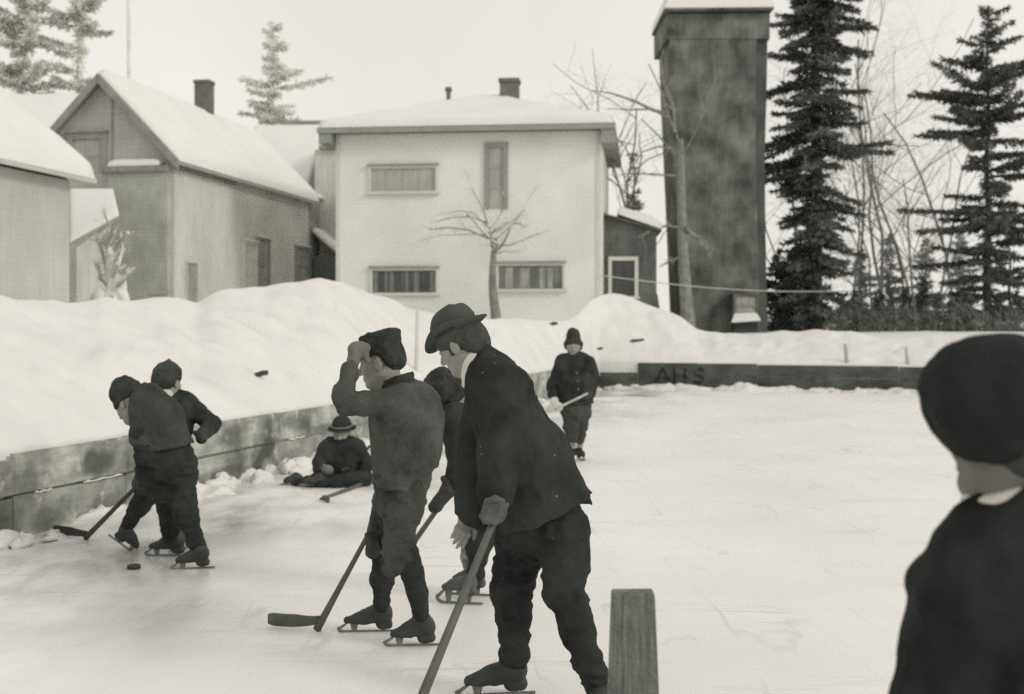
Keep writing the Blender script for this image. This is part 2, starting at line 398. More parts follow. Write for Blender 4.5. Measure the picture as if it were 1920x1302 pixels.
def stick(name,label,butt,heel,tip,w0=.024,w1=.034,bh=.06,m='stick',group='hockey sticks',up=(0,0,1)):
    """shaft with rounded rectangular section that widens to the heel, curved blade on the ice"""
    butt,heel,tip=[np.asarray(p,float) for p in(butt,heel,tip)]
    r=root(name,(heel[0],heel[1],min(heel[2],butt[2])),label,'hockey stick',group)
    d=nrm(heel-butt); s=nrm(np.cross(d,np.array([0,0,1.]))); q=np.cross(s,d)
    V=[];Fs=[];n=12
    for i in range(9):
        t=i/8; p=butt+(heel-butt)*t; w=w0+(w1-w0)*t**2.2; th=.011+.002*t
        for j in range(n):
            a=2*math.pi*(j+.5)/n; ca,sa=math.cos(a),math.sin(a)
            V.append(p+q*math.copysign(abs(ca)**.5,ca)*w*.5+s*math.copysign(abs(sa)**.5,sa)*th)
    for i in range(8):
        for j in range(n): Fs.append((i*n+j,i*n+(j+1)%n,(i+1)*n+(j+1)%n,(i+1)*n+j))
    Fs+= [tuple(range(n-1,-1,-1)),tuple(range(8*n,9*n))]
    mesh_obj('shaft',np.array(V),Fs,M[m],r,True)
    V=[];Fs=[];n=8; b=tip-heel; L=np.linalg.norm(b); bd=b/L; z=np.asarray(up,float); z=nrm(z-bd*(z@bd)); sd=np.cross(bd,z)
    for i in range(10):
        t=i/9; hh=bh*(.62+.38*min(1,t*2.2)); 
        p=heel+b*t-d*.035*(1-t)**3+z*(hh*.5)+sd*.025*t*t
        if i==9: hh*=.8
        for j in range(n):
            a=2*math.pi*(j+.5)/n; ca,sa=math.cos(a),math.sin(a)
            V.append(p+z*math.copysign(abs(ca)**.5,ca)*hh*.5+sd*math.copysign(abs(sa)**.5,sa)*.008)
    for i in range(9):
        for j in range(n): Fs.append((i*n+j,i*n+(j+1)%n,(i+1)*n+(j+1)%n,(i+1)*n+j))
    Fs+= [tuple(range(n-1,-1,-1)),tuple(range(9*n,10*n))]
    mesh_obj('blade',np.array(V),Fs,M[m],r,True)
    return r
# ------------------------------------------------------------------ camera, light
cam=bpy.data.cameras.new('camera'); co=bpy.data.objects.new('camera',cam); COL.objects.link(co)
co.location=(0,0,EYE); co.rotation_euler=(math.pi/2,0,0)
cam.sensor_width=36; cam.lens=36*F/1920; cam.shift_y=-(651-HY)/1920
cam.clip_start=.05; cam.clip_end=2000
cam.dof.use_dof=True; cam.dof.focus_distance=4.7; cam.dof.aperture_fstop=cam.lens/1000/.012
SC.camera=co
SUN_EL,SUN_AZ=math.radians(28),math.radians(122)      # hazy overcast, brighter from the right behind the camera
w=bpy.data.worlds.new("World"); SC.world=w; w.use_nodes=True
nt=w.node_tree; N=nt.nodes; Lk=nt.links.new
bg=N['Background']; bg.inputs['Strength'].default_value=.1
sky=N.new('ShaderNodeTexSky'); sky.sky_type='NISHITA'; sky.sun_disc=False
sky.sun_elevation=SUN_EL; sky.sun_rotation=SUN_AZ; sky.dust_density=3
bw=N.new('ShaderNodeRGBToBW'); Lk(sky.outputs[0],bw.inputs[0])
mr=N.new('ShaderNodeMapRange'); mr.inputs[1].default_value=0; mr.inputs[2].default_value=12
mr.inputs[3].default_value=8.3; mr.inputs[4].default_value=9.5; Lk(bw.outputs[0],mr.inputs[0])
tc=N.new('ShaderNodeTexCoord'); nz=N.new('ShaderNodeTexNoise'); nz.inputs['Scale'].default_value=3.2; nz.inputs['Detail'].default_value=5
Lk(tc.outputs['Generated'],nz.inputs['Vector'])
cl=N.new('ShaderNodeMapRange'); cl.inputs[1].default_value=.3; cl.inputs[2].default_value=.7
cl.inputs[3].default_value=.93; cl.inputs[4].default_value=1.04; Lk(nz.outputs['Fac'],cl.inputs[0])
mu=N.new('ShaderNodeMath'); mu.operation='MULTIPLY'; Lk(mr.outputs[0],mu.inputs[0]); Lk(cl.outputs[0],mu.inputs[1])
ti=N.new('ShaderNodeMix'); ti.data_type='RGBA'; ti.blend_type='MULTIPLY'; ti.inputs[0].default_value=1
Lk(mu.outputs[0],ti.inputs[6]); ti.inputs[7].default_value=(1.0,.966,.905,1); Lk(ti.outputs[2],bg.inputs['Color'])
sl=bpy.data.lights.new('sun','SUN'); sl.energy=1.0; sl.angle=math.radians(14); sl.color=(1,.96,.89)
so=bpy.data.objects.new('sun',sl); COL.objects.link(so)
sd=Vector((math.sin(SUN_AZ)*math.cos(SUN_EL),math.cos(SUN_AZ)*math.cos(SUN_EL),math.sin(SUN_EL)))
so.rotation_euler=sd.to_track_quat('Z','Y').to_euler(); so.location=(0,0,30)
SC.view_settings.view_transform='Standard'; SC.view_settings.look='None'
SC.view_settings.exposure=0; SC.view_settings.gamma=1
try: SC.view_settings.use_curve_mapping=False
except Exception: pass
SC.cycles.use_denoising=False

# ------------------------------------------------------------------ rink geometry
def q_of(x): return (x-CX)/F
def board_depth(x):
    q=q_of(x)
    if x<1120.04: return 5.565/(.264-q)
    return 29.285/(1+.3754*q)
def left_board(D): return np.array([-3.4+.264*(D-8.2),D])
CORNER=left_board(28.55)
def far_board(X): return np.array([X,28.5-.3754*(X-2.09)])
S_L=nrm((.264,1)); S_F=nrm((1,-.3754))
N_L=np.array([S_L[1],-S_L[0]])      # into the rink
N_F=np.array([S_F[1],-S_F[0]])      # into the rink

# ice sheet
def ice_material():
    m=bpy.data.materials.new('ice'); m.use_nodes=True; nt=m.node_tree; N=nt.nodes; Lk=nt.links.new
    b=N['Principled BSDF']; geo=N.new('ShaderNodeNewGeometry')
    def noise(sc,det,vec=None,rg=.55):
        n=N.new('ShaderNodeTexNoise'); n.inputs['Scale'].default_value=sc; n.inputs['Detail'].default_value=det; n.inputs['Roughness'].default_value=rg
        Lk(vec or geo.outputs['Position'],n.inputs['Vector']); return n.outputs['Fac']
    def rng(s,a,b_,c,d):
        r=N.new('ShaderNodeMapRange'); r.inputs[1].default_value=a;r.inputs[2].default_value=b_;r.inputs[3].default_value=c;r.inputs[4].default_value=d;Lk(s,r.inputs[0]);return r.outputs[0]
    def math_(op,a,b_):
        n=N.new('ShaderNodeMath'); n.operation=op
        for i,v in enumerate((a,b_)):
            if isinstance(v,(int,float)): n.inputs[i].default_value=v
            else: Lk(v,n.inputs[i])
        return n.outputs[0]
    sp=N.new('ShaderNodeSeparateXYZ'); Lk(geo.outputs['Position'],sp.inputs[0])
    # distance from the left boards: bare ice, shade and reflections painted into its grey; scraped snow in the middle
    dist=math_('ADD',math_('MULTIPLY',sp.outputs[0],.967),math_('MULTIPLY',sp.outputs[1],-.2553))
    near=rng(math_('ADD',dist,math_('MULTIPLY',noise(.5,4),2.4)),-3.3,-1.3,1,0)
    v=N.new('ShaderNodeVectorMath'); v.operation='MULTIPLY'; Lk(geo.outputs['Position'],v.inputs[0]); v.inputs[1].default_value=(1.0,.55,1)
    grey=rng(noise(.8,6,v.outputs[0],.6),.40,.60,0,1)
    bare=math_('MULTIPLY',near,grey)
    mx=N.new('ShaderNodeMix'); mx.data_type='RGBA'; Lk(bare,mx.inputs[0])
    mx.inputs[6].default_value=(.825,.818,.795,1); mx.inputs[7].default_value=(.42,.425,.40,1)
    # skate scratches: thin curved lines from two stretched, warped noises
    def scratch(rx,ry,sc,lo,hi):
        v=N.new('ShaderNodeVectorMath'); v.operation='MULTIPLY'; Lk(geo.outputs['Position'],v.inputs[0]); v.inputs[1].default_value=(rx,ry,1)
        n=noise(sc,3,v.outputs[0],.5); a=math_('ABSOLUTE',math_('SUBTRACT',n,.5),0); return rng(a,lo,hi,1,0)
    sc1=math_('MAXIMUM',scratch(.10,1.6,2.6,.003,.014),scratch(.55,.12,3.0,.002,.010))
    sc1=math_('MULTIPLY',sc1,rng(noise(.9,3),.45,.62,0,.38))
    m2=N.new('ShaderNodeMix'); m2.data_type='RGBA'; Lk(sc1,m2.inputs[0]); Lk(mx.outputs[2],m2.inputs[6]); m2.inputs[7].default_value=(.46,.47,.45,1)
    m3=N.new('ShaderNodeMix'); m3.data_type='RGBA'; m3.blend_type='MULTIPLY'; m3.inputs[0].default_value=1
    Lk(m2.outputs[2],m3.inputs[6]); Lk(rng(noise(.7,6),.3,.7,.94,1.04),m3.inputs[7])
    Lk(m3.outputs[2],b.inputs['Base Color'])
    Lk(rng(bare,0,1,.5,.10),b.inputs['Roughness']); b.inputs['Specular IOR Level'].default_value=.42
    bp=N.new('ShaderNodeBump'); bp.inputs['Strength'].default_value=.18; bp.inputs['Distance'].default_value=.01
    Lk(noise(7,6),bp.inputs['Height']); Lk(bp.outputs[0],b.inputs['Normal'])
    return m
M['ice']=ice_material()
mb=MB()
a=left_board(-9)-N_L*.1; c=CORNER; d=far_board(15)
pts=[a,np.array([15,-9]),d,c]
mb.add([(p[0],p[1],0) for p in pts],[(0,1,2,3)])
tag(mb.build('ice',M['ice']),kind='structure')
# snow-covered ground to the horizon
mb=MB(); R0=700; mb.add([(-R0,-R0,-.06),(R0,-R0,-.06),(R0,R0,-.06),(-R0,R0,-.06)],[(0,1,2,3)])
tag(mb.build('ground',M['snow']),kind='structure')

# shovelled snow banks behind the boards and the white yard beyond, one height field
CREST=[(-700,555),(-400,560),(-120,560),(0,552),(14,556),(24,563),(60,563),(110,564),(135,570),(175,563),(195,556),(215,560),(235,566),(262,562),(310,556),(345,561),(371,571),
 (384,560),(404,546),(440,540),(500,538),(520,532),(560,529),(600,521),(640,529),(675,543),(700,552),(740,563),(765,578),(790,585),(830,590),(880,594),(930,599),(960,597),
 (1020,601),(1060,603),(1078,594),(1092,578),(1112,560),(1130,552),(1155,550),(1180,556),(1205,569),(1230,578),(1250,582),(1270,590),(1287,600),(1298,614),(1312,620),(1340,624),
 (1370,625),(1405,629),(1430,627),(1460,620),(1490,623),(1530,617),(1565,622),(1600,620),(1625,630),(1655,636),(1700,633),(1740,629),(1800,629),(1850,632),(1925,634),(2200,632),(2600,632)]
_gx=np.arange(-760,2660,2.0); _gy=np.interp(_gx,[p[0] for p in CREST],[p[1] for p in CREST])
_k=np.exp(-.5*(np.arange(-12,13)/4.0)**2); _k/=_k.sum(); _gy=np.convolve(np.pad(_gy,12,'edge'),_k,'valid')
_bd=np.array([board_depth(x) for x in _gx]); _cd=_bd+np.interp(_gx,[-700,0,300,600,800,1000,1130,1300,1700,2600],[3.2,3.6,4.2,4.8,5.0,2.6,2.3,2.0,1.9,1.9])
_k2=np.exp(-.5*(np.arange(-60,61)/22.0)**2); _k2/=_k2.sum(); _cd=np.convolve(np.pad(_cd,60,'edge'),_k2,'valid')
def crest_y(x): return float(np.interp(x,_gx,_gy))
def crest_D(x):
    return float(np.interp(x,_gx,_cd))
xs=np.concatenate([np.arange(-700,0,26),np.arange(0,1925,5.0),np.arange(1925,2601,30)])
ts=np.concatenate([[-1],np.linspace(0,1,40),1+np.linspace(.06,1,12),[2.6,3.4,4.6,7,12,25,60,140]])
V=np.zeros((len(xs),len(ts),3))
BH=.575
for i,x in enumerate(xs):
    q=q_of(x); b=board_depth(x)+(.12 if x<1120 else .045); cD=crest_D(x); zc=EYE+(HY-crest_y(x)-2.2*(fbm(x*.05,3.,1.,3)-.45)*2)*cD/F
    for j,t in enumerate(ts):
        if t<0: X=q*b;D=b;z=-.05
        elif t<=1:
            D=b+(cD-b)*t; s=.55*t+.45*math.sin(t*math.pi/2); z=(BH+.02)+(zc-BH-.02)*s
            X=q*D
            lump=fbm(X*.55,D*.55,3.1,4)-.47
            am=float(np.interp(x,[900,1250],[.36,.15]))
            z+=am*lump*math.sin(math.pi*min(1,t))*(1-.6*t)+(.15*(abs(2*fbm(X*1.7,D*1.7,8.,3)-.9)-.2)+.10*(fbm(X*4,D*4,4.,3)-.45))*math.sin(math.pi*min(1,t))**.5*min(1,(1-t)*4+.15)
        else:
            D=cD+(t-1)*2.6; X=q*D; e=min(1,(t-1)/1.0); e=e*e*(3-2*e)
            z=zc+(1.17-zc)*e+(fbm(X*.3,D*.3,1.,3)-.45)*.25*min(1,(t-1))*(1 if t<12 else 0)
            lim=EYE+(HY-crest_y(x)-1.5)*D/F if crest_y(x)<HY else 9
            z=min(z,lim) if t<4 else z
        V[i,j]=(q*D,D,z)
ni,nj=len(xs),len(ts)
I=np.arange(ni*nj).reshape(ni,nj)
Q=np.stack([I[:-1,:-1],I[1:,:-1],I[1:,1:],I[:-1,1:]],-1).reshape(-1,4)
tag(mesh_obj('snow_bank',V.reshape(-1,3),Q,M['snow'],None,True),kind='structure')

# snow thrown against the foot of the boards and lying on the ice edge: uncountable lumps
def lump_mesh(spots,seed):
    Vs=[];Qs=[];n=0
    r=np.random.default_rng(seed)
    for (X,Y,z,rx,ry,rz,ang) in spots:
        nu,nv=14,7; 
        for v in range(nv+1):
            ph=math.pi/2*v/nv
            for u in range(nu):
                th=2*math.pi*u/nu; 
                k=1+1.15*(float(vnoise(X*5+math.cos(th)*1.3+seed,Y*5+math.sin(th)*1.3,ph*1.5))-.5)
                a=rx*math.cos(ph)*math.cos(th)*k;b=ry*math.cos(ph)*math.sin(th)*k
                Vs.append((X+a*math.cos(ang)-b*math.sin(ang),Y+a*math.sin(ang)+b*math.cos(ang),z+rz*math.sin(ph)*k-.004))
        for v in range(nv):
            for u in range(nu):
                Qs.append((n+v*nu+u,n+v*nu+(u+1)%nu,n+(v+1)*nu+(u+1)%nu,n+(v+1)*nu+u))
        n+=nu*(nv+1)
    return np.array(Vs),np.array(Qs)
sp=[]; r=np.random.default_rng(5)
angL=math.atan2(S_L[1],S_L[0]); angF=math.atan2(S_F[1],S_F[0])
for i in range(420):
    D=r.uniform(7.2,28); dens=np.interp(D,[7.2,7.9,8.2,9.4,10.4,11.2,28],[.9,.5,.05,.08,.6,.9,1])
    if r.random()>dens: continue
    p=left_board(D)+N_L*abs(r.normal(.04,.10)); s=r.uniform(.2,1)**1.5
    sp.append((p[0],p[1],0,.26*s*r.uniform(.6,1.4),.13*s,.10*s*r.uniform(.5,1.3),angL+r.uniform(-.5,.5)))
for i in range(150):
    X=r.uniform(2.3,12); p=far_board(X)+N_F*abs(r.normal(.05,.12)); s=r.uniform(.2,1)
    sp.append((p[0],p[1],0,.40*s*r.uniform(.5,1.3),.15*s,.11*s*r.uniform(.4,1.3),angF+r.uniform(-.3,.3)))
# the block of snow spilling over the far boards beside the corner, and the tall heaps on the near-left ice
V,Q=lump_mesh(sp,3)
tag(mesh_obj('snow_lumps',V,Q,M['snow'],None,True),kind='stuff')

# ------------------------------------------------------------------ rink boards
def plank(mb,p0,p1,n,z0,z1,th=.04,sub=1,wob=.006,seed=0):
    """vertical-faced plank from p0 to p1 (plan), n = outward normal, slightly uneven top"""
    r=np.random.default_rng(seed)
    p0=np.asarray(p0);p1=np.asarray(p1)
    for i in range(sub):
        a=p0+(p1-p0)*(i/sub); b=p0+(p1-p0)*((i+1)/sub)
        o=r.normal(0,.003)
        P=lambda p,s,z:(p[0]+n[0]*(s+o),p[1]+n[1]*(s+o),z)
        w=[r.normal(0,wob) for _ in range(2)]
        mb.hexa([P(a,0,z0),P(b,0,z0),P(b,-th,z0),P(a,-th,z0)],[P(a,0,z1+w[0]),P(b,0,z1+w[1]),P(b,-th,z1+w[1]),P(a,-th,z1+w[0])])
def add_stains(m,spots):
    nt=m.node_tree;N=nt.nodes;Lk=nt.links.new; b=N['Principled BSDF']; src=b.inputs['Base Color'].links[0].from_socket
    geo=N.new('ShaderNodeNewGeometry'); nz=N.new('ShaderNodeTexNoise'); nz.inputs['Scale'].default_value=3.2; nz.inputs['Detail'].default_value=6; Lk(geo.outputs['Position'],nz.inputs['Vector'])
    for (p,rad,st) in spots:
        v=N.new('ShaderNodeVectorMath'); v.operation='SUBTRACT'; Lk(geo.outputs['Position'],v.inputs[0]); v.inputs[1].default_value=p
        v2=N.new('ShaderNodeVectorMath'); v2.operation='DIVIDE'; Lk(v.outputs[0],v2.inputs[0]); v2.inputs[1].default_value=rad
        ln=N.new('ShaderNodeVectorMath'); ln.operation='LENGTH'; Lk(v2.outputs[0],ln.inputs[0])
        ad=N.new('ShaderNodeMath'); ad.operation='MULTIPLY_ADD'; Lk(nz.outputs['Fac'],ad.inputs[0]); ad.inputs[1].default_value=3.2; Lk(ln.outputs['Value'],ad.inputs[2])
        r=N.new('ShaderNodeMapRange'); Lk(ad.outputs[0],r.inputs[0]); r.inputs[1].default_value=2.2; r.inputs[2].default_value=2.75; r.inputs[3].default_value=st; r.inputs[4].default_value=0
        mx=N.new('ShaderNodeMix'); mx.data_type='RGBA'; Lk(r.outputs[0],mx.inputs[0]); Lk(src,mx.inputs[6]); mx.inputs[7].default_value=(.075,.08,.075,1); src=mx.outputs[2]
    Lk(src,b.inputs['Base Color'])
def LB(D,z): p=left_board(D); return (p[0],p[1],z)
add_stains(M['board'],[(LB(12.05,.2),(.25,.35,.26),.9),(LB(9.25,.40),(.2,.22,.09),.75),(LB(9.95,.47),(.15,.15,.10),.7),(LB(13.4,.33),(.3,.4,.06),.6),(LB(8.9,.08),(.4,.4,.1),.5),(LB(14.8,.42),(.2,.4,.07),.5),(LB(15.6,.2),(.3,.6,.1),.45),(LB(11.0,.08),(.3,.7,.08),.6),(LB(9.5,.1),(.3,.5,.09),.5),(LB(8.5,.36),(.2,.14,.16),.5),(LB(12.7,.46),(.2,.25,.1),.55),(LB(11.3,.42),(.2,.2,.1),.5)])
bl=root('rink_board',(*left_board(14),0),'long pale weathered plank boards running along the left edge of the ice','rink board','rink boards')
Ds=[5.4,8.35,12.3,16.6,21,24.8,28.5]
for i in range(6):
    a,b=left_board(Ds[i]+.003),left_board(Ds[i+1]-.003); g=.0 if i else .03
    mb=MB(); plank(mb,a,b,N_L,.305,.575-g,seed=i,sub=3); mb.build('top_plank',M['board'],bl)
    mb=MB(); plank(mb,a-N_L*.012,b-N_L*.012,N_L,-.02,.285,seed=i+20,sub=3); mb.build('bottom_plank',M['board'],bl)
    p=left_board(Ds[i]); 
    mb=MB(); o=np.array([p[0]-N_L[0]*.145,p[1]-N_L[1]*.145,-.02]); mb.box(o,(S_L[0]*.09,S_L[1]*.09,0),(N_L[0]*.09,N_L[1]*.09,0),(0,0,.55)); mb.build('post',M['board'],bl)
r=np.random.default_rng(9)    # snow caught on the ledge between the planks, in broken lengths
r=np.random.default_rng(9)
for D0,D1 in((8.55,8.75),(9.1,9.6),(12.5,12.9),(15.6,16.2)):
    n=9; pts=[left_board(D0+(D1-D0)*k/(n-1))+N_L*.006 for k in range(n)]
    mb=MB(); mb.tube([(p[0],p[1],.292+.004*math.sin(k*2.)) for k,p in enumerate(pts)],[.002]+[.005+.004*r.random() for _ in range(n-2)]+[.004],6); mb.build('ledge_snow',M['snow'],bl,True)
# dark spilled stains on the planks (tar or wet patches with their own outline)
def stain(mb,base,s,n,pts,z0,off=.006):
    P=[(base[0]+s[0]*u+n[0]*off,base[1]+s[1]*u+n[1]*off,z0+v) for u,v in pts]; mb.add(P,[tuple(range(len(P)))])
mb=MB()
for D0,pts in() and ((11.75,[(0,.02),(.16,-.0),(.22,.10),(.34,.09),(.36,.22),(.52,.28),(.50,.44),(.36,.50),(.2,.42),(.1,.27),(-.04,.2),(.03,.1)]),
              (9.05,[(0,.33),(.2,.30),(.36,.36),(.5,.41),(.33,.46),(.15,.42)]),(9.75,[(0,.40),(.14,.36),(.2,.47),(.1,.56),(-.03,.52)])):
    p=left_board(D0); stain(mb,p,S_L,N_L,pts,0)

bf=root('rink_board',(*far_board(6),0),'low dark plank boards closing the far end of the rink, with worn letters','rink board','rink boards')
Xs=[2.02,2.86,5.4,8.2,11.2,14.5]
for i in range(5):
    a,b=far_board(Xs[i]+.01),far_board(Xs[i+1]-.01); zt=.60-.007*(Xs[i]-2.1) if i else .36
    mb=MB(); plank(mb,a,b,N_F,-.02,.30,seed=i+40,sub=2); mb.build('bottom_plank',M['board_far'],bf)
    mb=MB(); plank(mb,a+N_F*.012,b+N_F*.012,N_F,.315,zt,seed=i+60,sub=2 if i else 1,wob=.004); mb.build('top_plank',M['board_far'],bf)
    mb=MB(); p=b-N_F*.15; mb.box((p[0],p[1],-.02),(S_F[0]*.09,S_F[1]*.09,0),(N_F[0]*.09,N_F[1]*.09,0),(0,0,.54)); mb.build('post',M['board_far'],bf)
# worn painted letters
def letters(mb,base,s,n,z0,h,w):
    def bar(u0,v0,u1,v1,t):
        d=nrm((u1-u0,v1-v0)); m_=np.array([-d[1],d[0]])*t/2
        q=[(u0+m_[0],v0+m_[1]),(u0-m_[0],v0-m_[1]),(u1-m_[0],v1-m_[1]),(u1+m_[0],v1+m_[1])]
        off=.018
        P=[(base[0]+s[0]*u+n[0]*off,base[1]+s[1]*u+n[1]*off,z0+v) for u,v in q]
        P2=[(base[0]+s[0]*u+n[0]*.004,base[1]+s[1]*u+n[1]*.004,z0+v) for u,v in q]
        mb.hexa(P2,P)
    t=.055
    bar(0,0,w*.5,h,t);bar(w*.5,h,w,0,t);bar(w*.2,h*.36,w*.8,h*.36,t*.8)                       # A
    u=w*1.35; bar(u,0,u,h,t);bar(u+w*.8,0,u+w*.8,h,t);bar(u,h*.5,u+w*.8,h*.5,t*.8)             # H
    u=w*2.75; S=[(w*.75,h*.86),(w*.4,h),(w*.05,h*.8),(w*.15,h*.58),(w*.62,h*.42),(w*.75,h*.2),(w*.4,0),(w*.0,h*.13)]
    for i in range(len(S)-1): bar(u+S[i][0],S[i][1],u+S[i+1][0],S[i+1][1],t*.9)               # S
M['letter']=mat('worn_letter_paint',(.022,.025,.023),.8,.2,var=.3,scale=7,blot=.47,blot_col=(.08,.086,.08),blot_scale=6)
mb=MB(); p=far_board(3.27); letters(mb,p,S_F,N_F,.15,.33,.31); mb.build('lettering',M['letter'],bf)

# debris frozen into the banks
def on_bank(x,y):
    """point on the snow bank seen at a photo pixel (walk the ray until it meets the height field)"""
    i=int(np.argmin(np.abs(xs-x))); col=V_SB[i]
    yy=HY-(col[:,2]-EYE)/col[:,1]*F
    for j in range(len(col)-1):
        if yy[j]>=y>=yy[j+1]:
            t=(yy[j]-y)/(yy[j]-yy[j+1]+1e-9); return col[j]+(col[j+1]-col[j])*t
    return col[20]
V_SB=np.array([v.co[:] for v in bpy.data.objects['snow_bank'].data.vertices]).reshape(ni,nj,3)+np.array(bpy.data.objects['snow_bank']['base'])
def chunk(x,y,wpx,hpx,label,cat,name,tilt=0,m='dry_wood'):
    p=on_bank(x,y); s=p[1]/F; S=Sdf()
    d=np.array([math.cos(tilt),.25,math.sin(tilt)]); d=nrm(d); L=wpx*s*.5; r_=hpx*s*.5
    S.cone(p-d*L*.75,p+d*L*.75+np.array([0,0,.0]),r_*.75,r_,k=.02); S.cone(p,p+d*L*.5+np.array([0,0,r_*.6]),r_*.7,r_*.5,k=.02)
    V2,Q2=S.mesh(max(r_*.35,.006),folds=((r_*.8,14,14,14),),seed=x)
    tag(mesh_obj(name,V2,Q2,M[m],None,True),label,cat)
chunk(478,704,50,12,'dark chunk of wood lying on the snow bank above the left boards','wood chunk','wood_chunk',.22)
chunk(1031,607,36,6,'flat dark scrap on the snow in front of the pale house','debris','debris_scrap',0)
chunk(1120,655,24,7,'small dark clod on the snow mound near the far corner of the rink','debris','debris_clod',0)
chunk(1196,639,30,6,'thin dark sliver halfway up the snow mound right of the corner','debris','debris_sliver',.05)
# stakes and a slim pole standing in the snow
def stake(x,y0,y1,D,w,label,name,m,cat,lean=0):
    a=J(x,y0,D);b=J(x+lean,y1,D); a[2]-=.25; mb=MB(); mb.tube([a,(a+b)/2+np.array([w*.15,0,0]),b],[w*.55,w*.5,w*.42],8); tag(mb.build(name,M[m],None,True),label,cat)
M['stake']=mat('frosted_stake',(.42,.42,.39),.85,.2,var=.2,scale=6)
for x,y0,y1,lab in((1588,682,645,'frosted grey stake behind the far boards, left of a shorter one'),(1702,686,652,'shorter frosted grey stake behind the far boards, close to the big black cap')):
    p=on_bank(x,y0-3); stake(x,y0,y1,p[1],.09,lab,'stake','stake','stake',-3)
p=on_bank(781,695); stake(778,700,583,p[1],.06,'slim pale pole standing in the snow bank between the two skaters\' heads','slim_pole','pale_trim','pole',5)
# ------------------------------------------------------------------ buildings
class Fr:
    """a vertical facade: origin O (plan), u along the face, v away from the viewer"""
    def __init__(s,O,ang):
        s.O=np.asarray(O,float)[:2]; s.u=np.array([math.cos(ang),-math.sin(ang)]); s.v=np.array([math.sin(ang),math.cos(ang)])
    def P(s,u,v,z): p=s.O+s.u*u+s.v*v; return np.array([p[0],p[1],z])
    def px(s,x,y,v=0):
        """pixel -> (u,z) on the face at offset v"""
        q=q_of(x); o=s.O+s.v*v
        u=(q*o[1]-o[0])/(s.u[0]-q*s.u[1]); D=o[1]+s.u[1]*u
        return u,EYE+(HY-y)*D/F
    def box(s,mb,u0,u1,v0,v1,z0,z1):
        mb.hexa([s.P(u0,v0,z0),s.P(u1,v0,z0),s.P(u1,v1,z0),s.P(u0,v1,z0)],[s.P(u0,v0,z1),s.P(u1,v0,z1),s.P(u1,v1,z1),s.P(u0,v1,z1)]); return mb
    def flip(s,O,ang): pass
def snow_slab(name,c,th,parent,m='roof_snow',n=26,seed=0,amp=.5,lift=.005,edge=.12):
    """snow blanket on a quad roof plane c (4 corners counter-clockwise from above), rounded and uneven"""
    c=[np.asarray(p,float) for p in c]; r=seed*3.17
    top=np.zeros((n,n,3)); bot=np.zeros((n,n,3))
    LU=np.linalg.norm(c[1]-c[0]);LV=np.linalg.norm(c[3]-c[0])
    def warp(t): return .5-.5*math.cos(math.pi*t) if False else t
    tt=[0,.012,.03,.06]+list(np.linspace(.1,.9,n-8))+[.94,.97,.988,1]
    for i,a in enumerate(tt):
        for j,b in enumerate(tt):
            p=(c[0]*(1-a)+c[1]*a)*(1-b)+(c[3]*(1-a)+c[2]*a)*b
            e=min(a*LU,(1-a)*LU,b*LV,(1-b)*LV)/edge; e=min(1,e); e=math.sqrt(max(0,1-(1-e)**2))
            k=th*(.72*e+.28*min(1,e*3))*(1+amp*(float(fbm(p[0]*.8+r,p[1]*.8,p[2]*.4,3))-.45))
            bot[i,j]=p+np.array([0,0,lift]); top[i,j]=p+np.array([0,0,lift+max(k,.004)])
    V=np.vstack([top.reshape(-1,3),bot.reshape(-1,3)]); I=np.arange(n*n).reshape(n,n)
    Q=[np.stack([I[:-1,:-1],I[1:,:-1],I[1:,1:],I[:-1,1:]],-1).reshape(-1,4)]
    Q.append(Q[0][:,::-1]+n*n)
    ring=list(I[:-1,0])+list(I[-1,:-1])+list(I[:0:-1,-1])+list(I[0,:0:-1])
    ring=np.array(ring); nx=np.roll(ring,-1)
    Q.append(np.stack([ring,ring+n*n,nx+n*n,nx],1))
    return mesh_obj(name,V,np.vstack(Q),M[m],parent,True)
def window(fr,par,x0,y0,x1,y1,pane,frame='pale_trim',bars=3,hb=0,v=0,fw=.07,name='window',sill=True,head=None,label=None,snow=False):
    u0,z1=fr.px(x0,y0,v);u1,z0=fr.px(x1,y1,v)
    mb=MB(); fr.box(mb,u0,u1,v-.012,v+.004,z0,z1)
    for k in range(1,bars+1):
        u=u0+(u1-u0)*k/(bars+1); fr.box(mb,u-.022,u+.022,v-.03,v-.013,z0,z1)
    for k in range(1,hb+1):
        z=z0+(z1-z0)*k/(hb+1); fr.box(mb,u0,u1,v-.029,v-.0135,z-.02,z+.02)
    o=mb.build(name,M[pane],par)
    if label: o['label']=label
    mb=MB(); d=.07
    fr.box(mb,u0-fw,u0,v-d,v+.003,z0,z1); fr.box(mb,u1,u1+fw,v-d,v+.003,z0,z1); fr.box(mb,u0-fw,u1+fw,v-d-.002,v+.003,z1,z1+fw*1.1)
    mb.build('frame',M[frame],o)
    if head:
        mb=MB(); fr.box(mb,u0-fw-.03,u1+fw+.03,v-d-.06,v+.003,z1+fw*1.1,z1+fw*1.1+.055); mb.build('head_board',M[head],o)
    if sill:
        mb=MB(); fr.box(mb,u0-fw-.05,u1+fw+.05,v-d-.05,v+.003,z0-.08,z0); mb.build('sill',M['pale_trim'],o)
        if snow:
            snow_slab('sill_snow',[fr.P(u0-.1,v-d-.05,z0),fr.P(u1+.1,v-d-.05,z0),fr.P(u1+.1,v-.02,z0+.02),fr.P(u0-.1,v-.02,z0+.02)],.09,o,n=12,edge=.05)
    return o

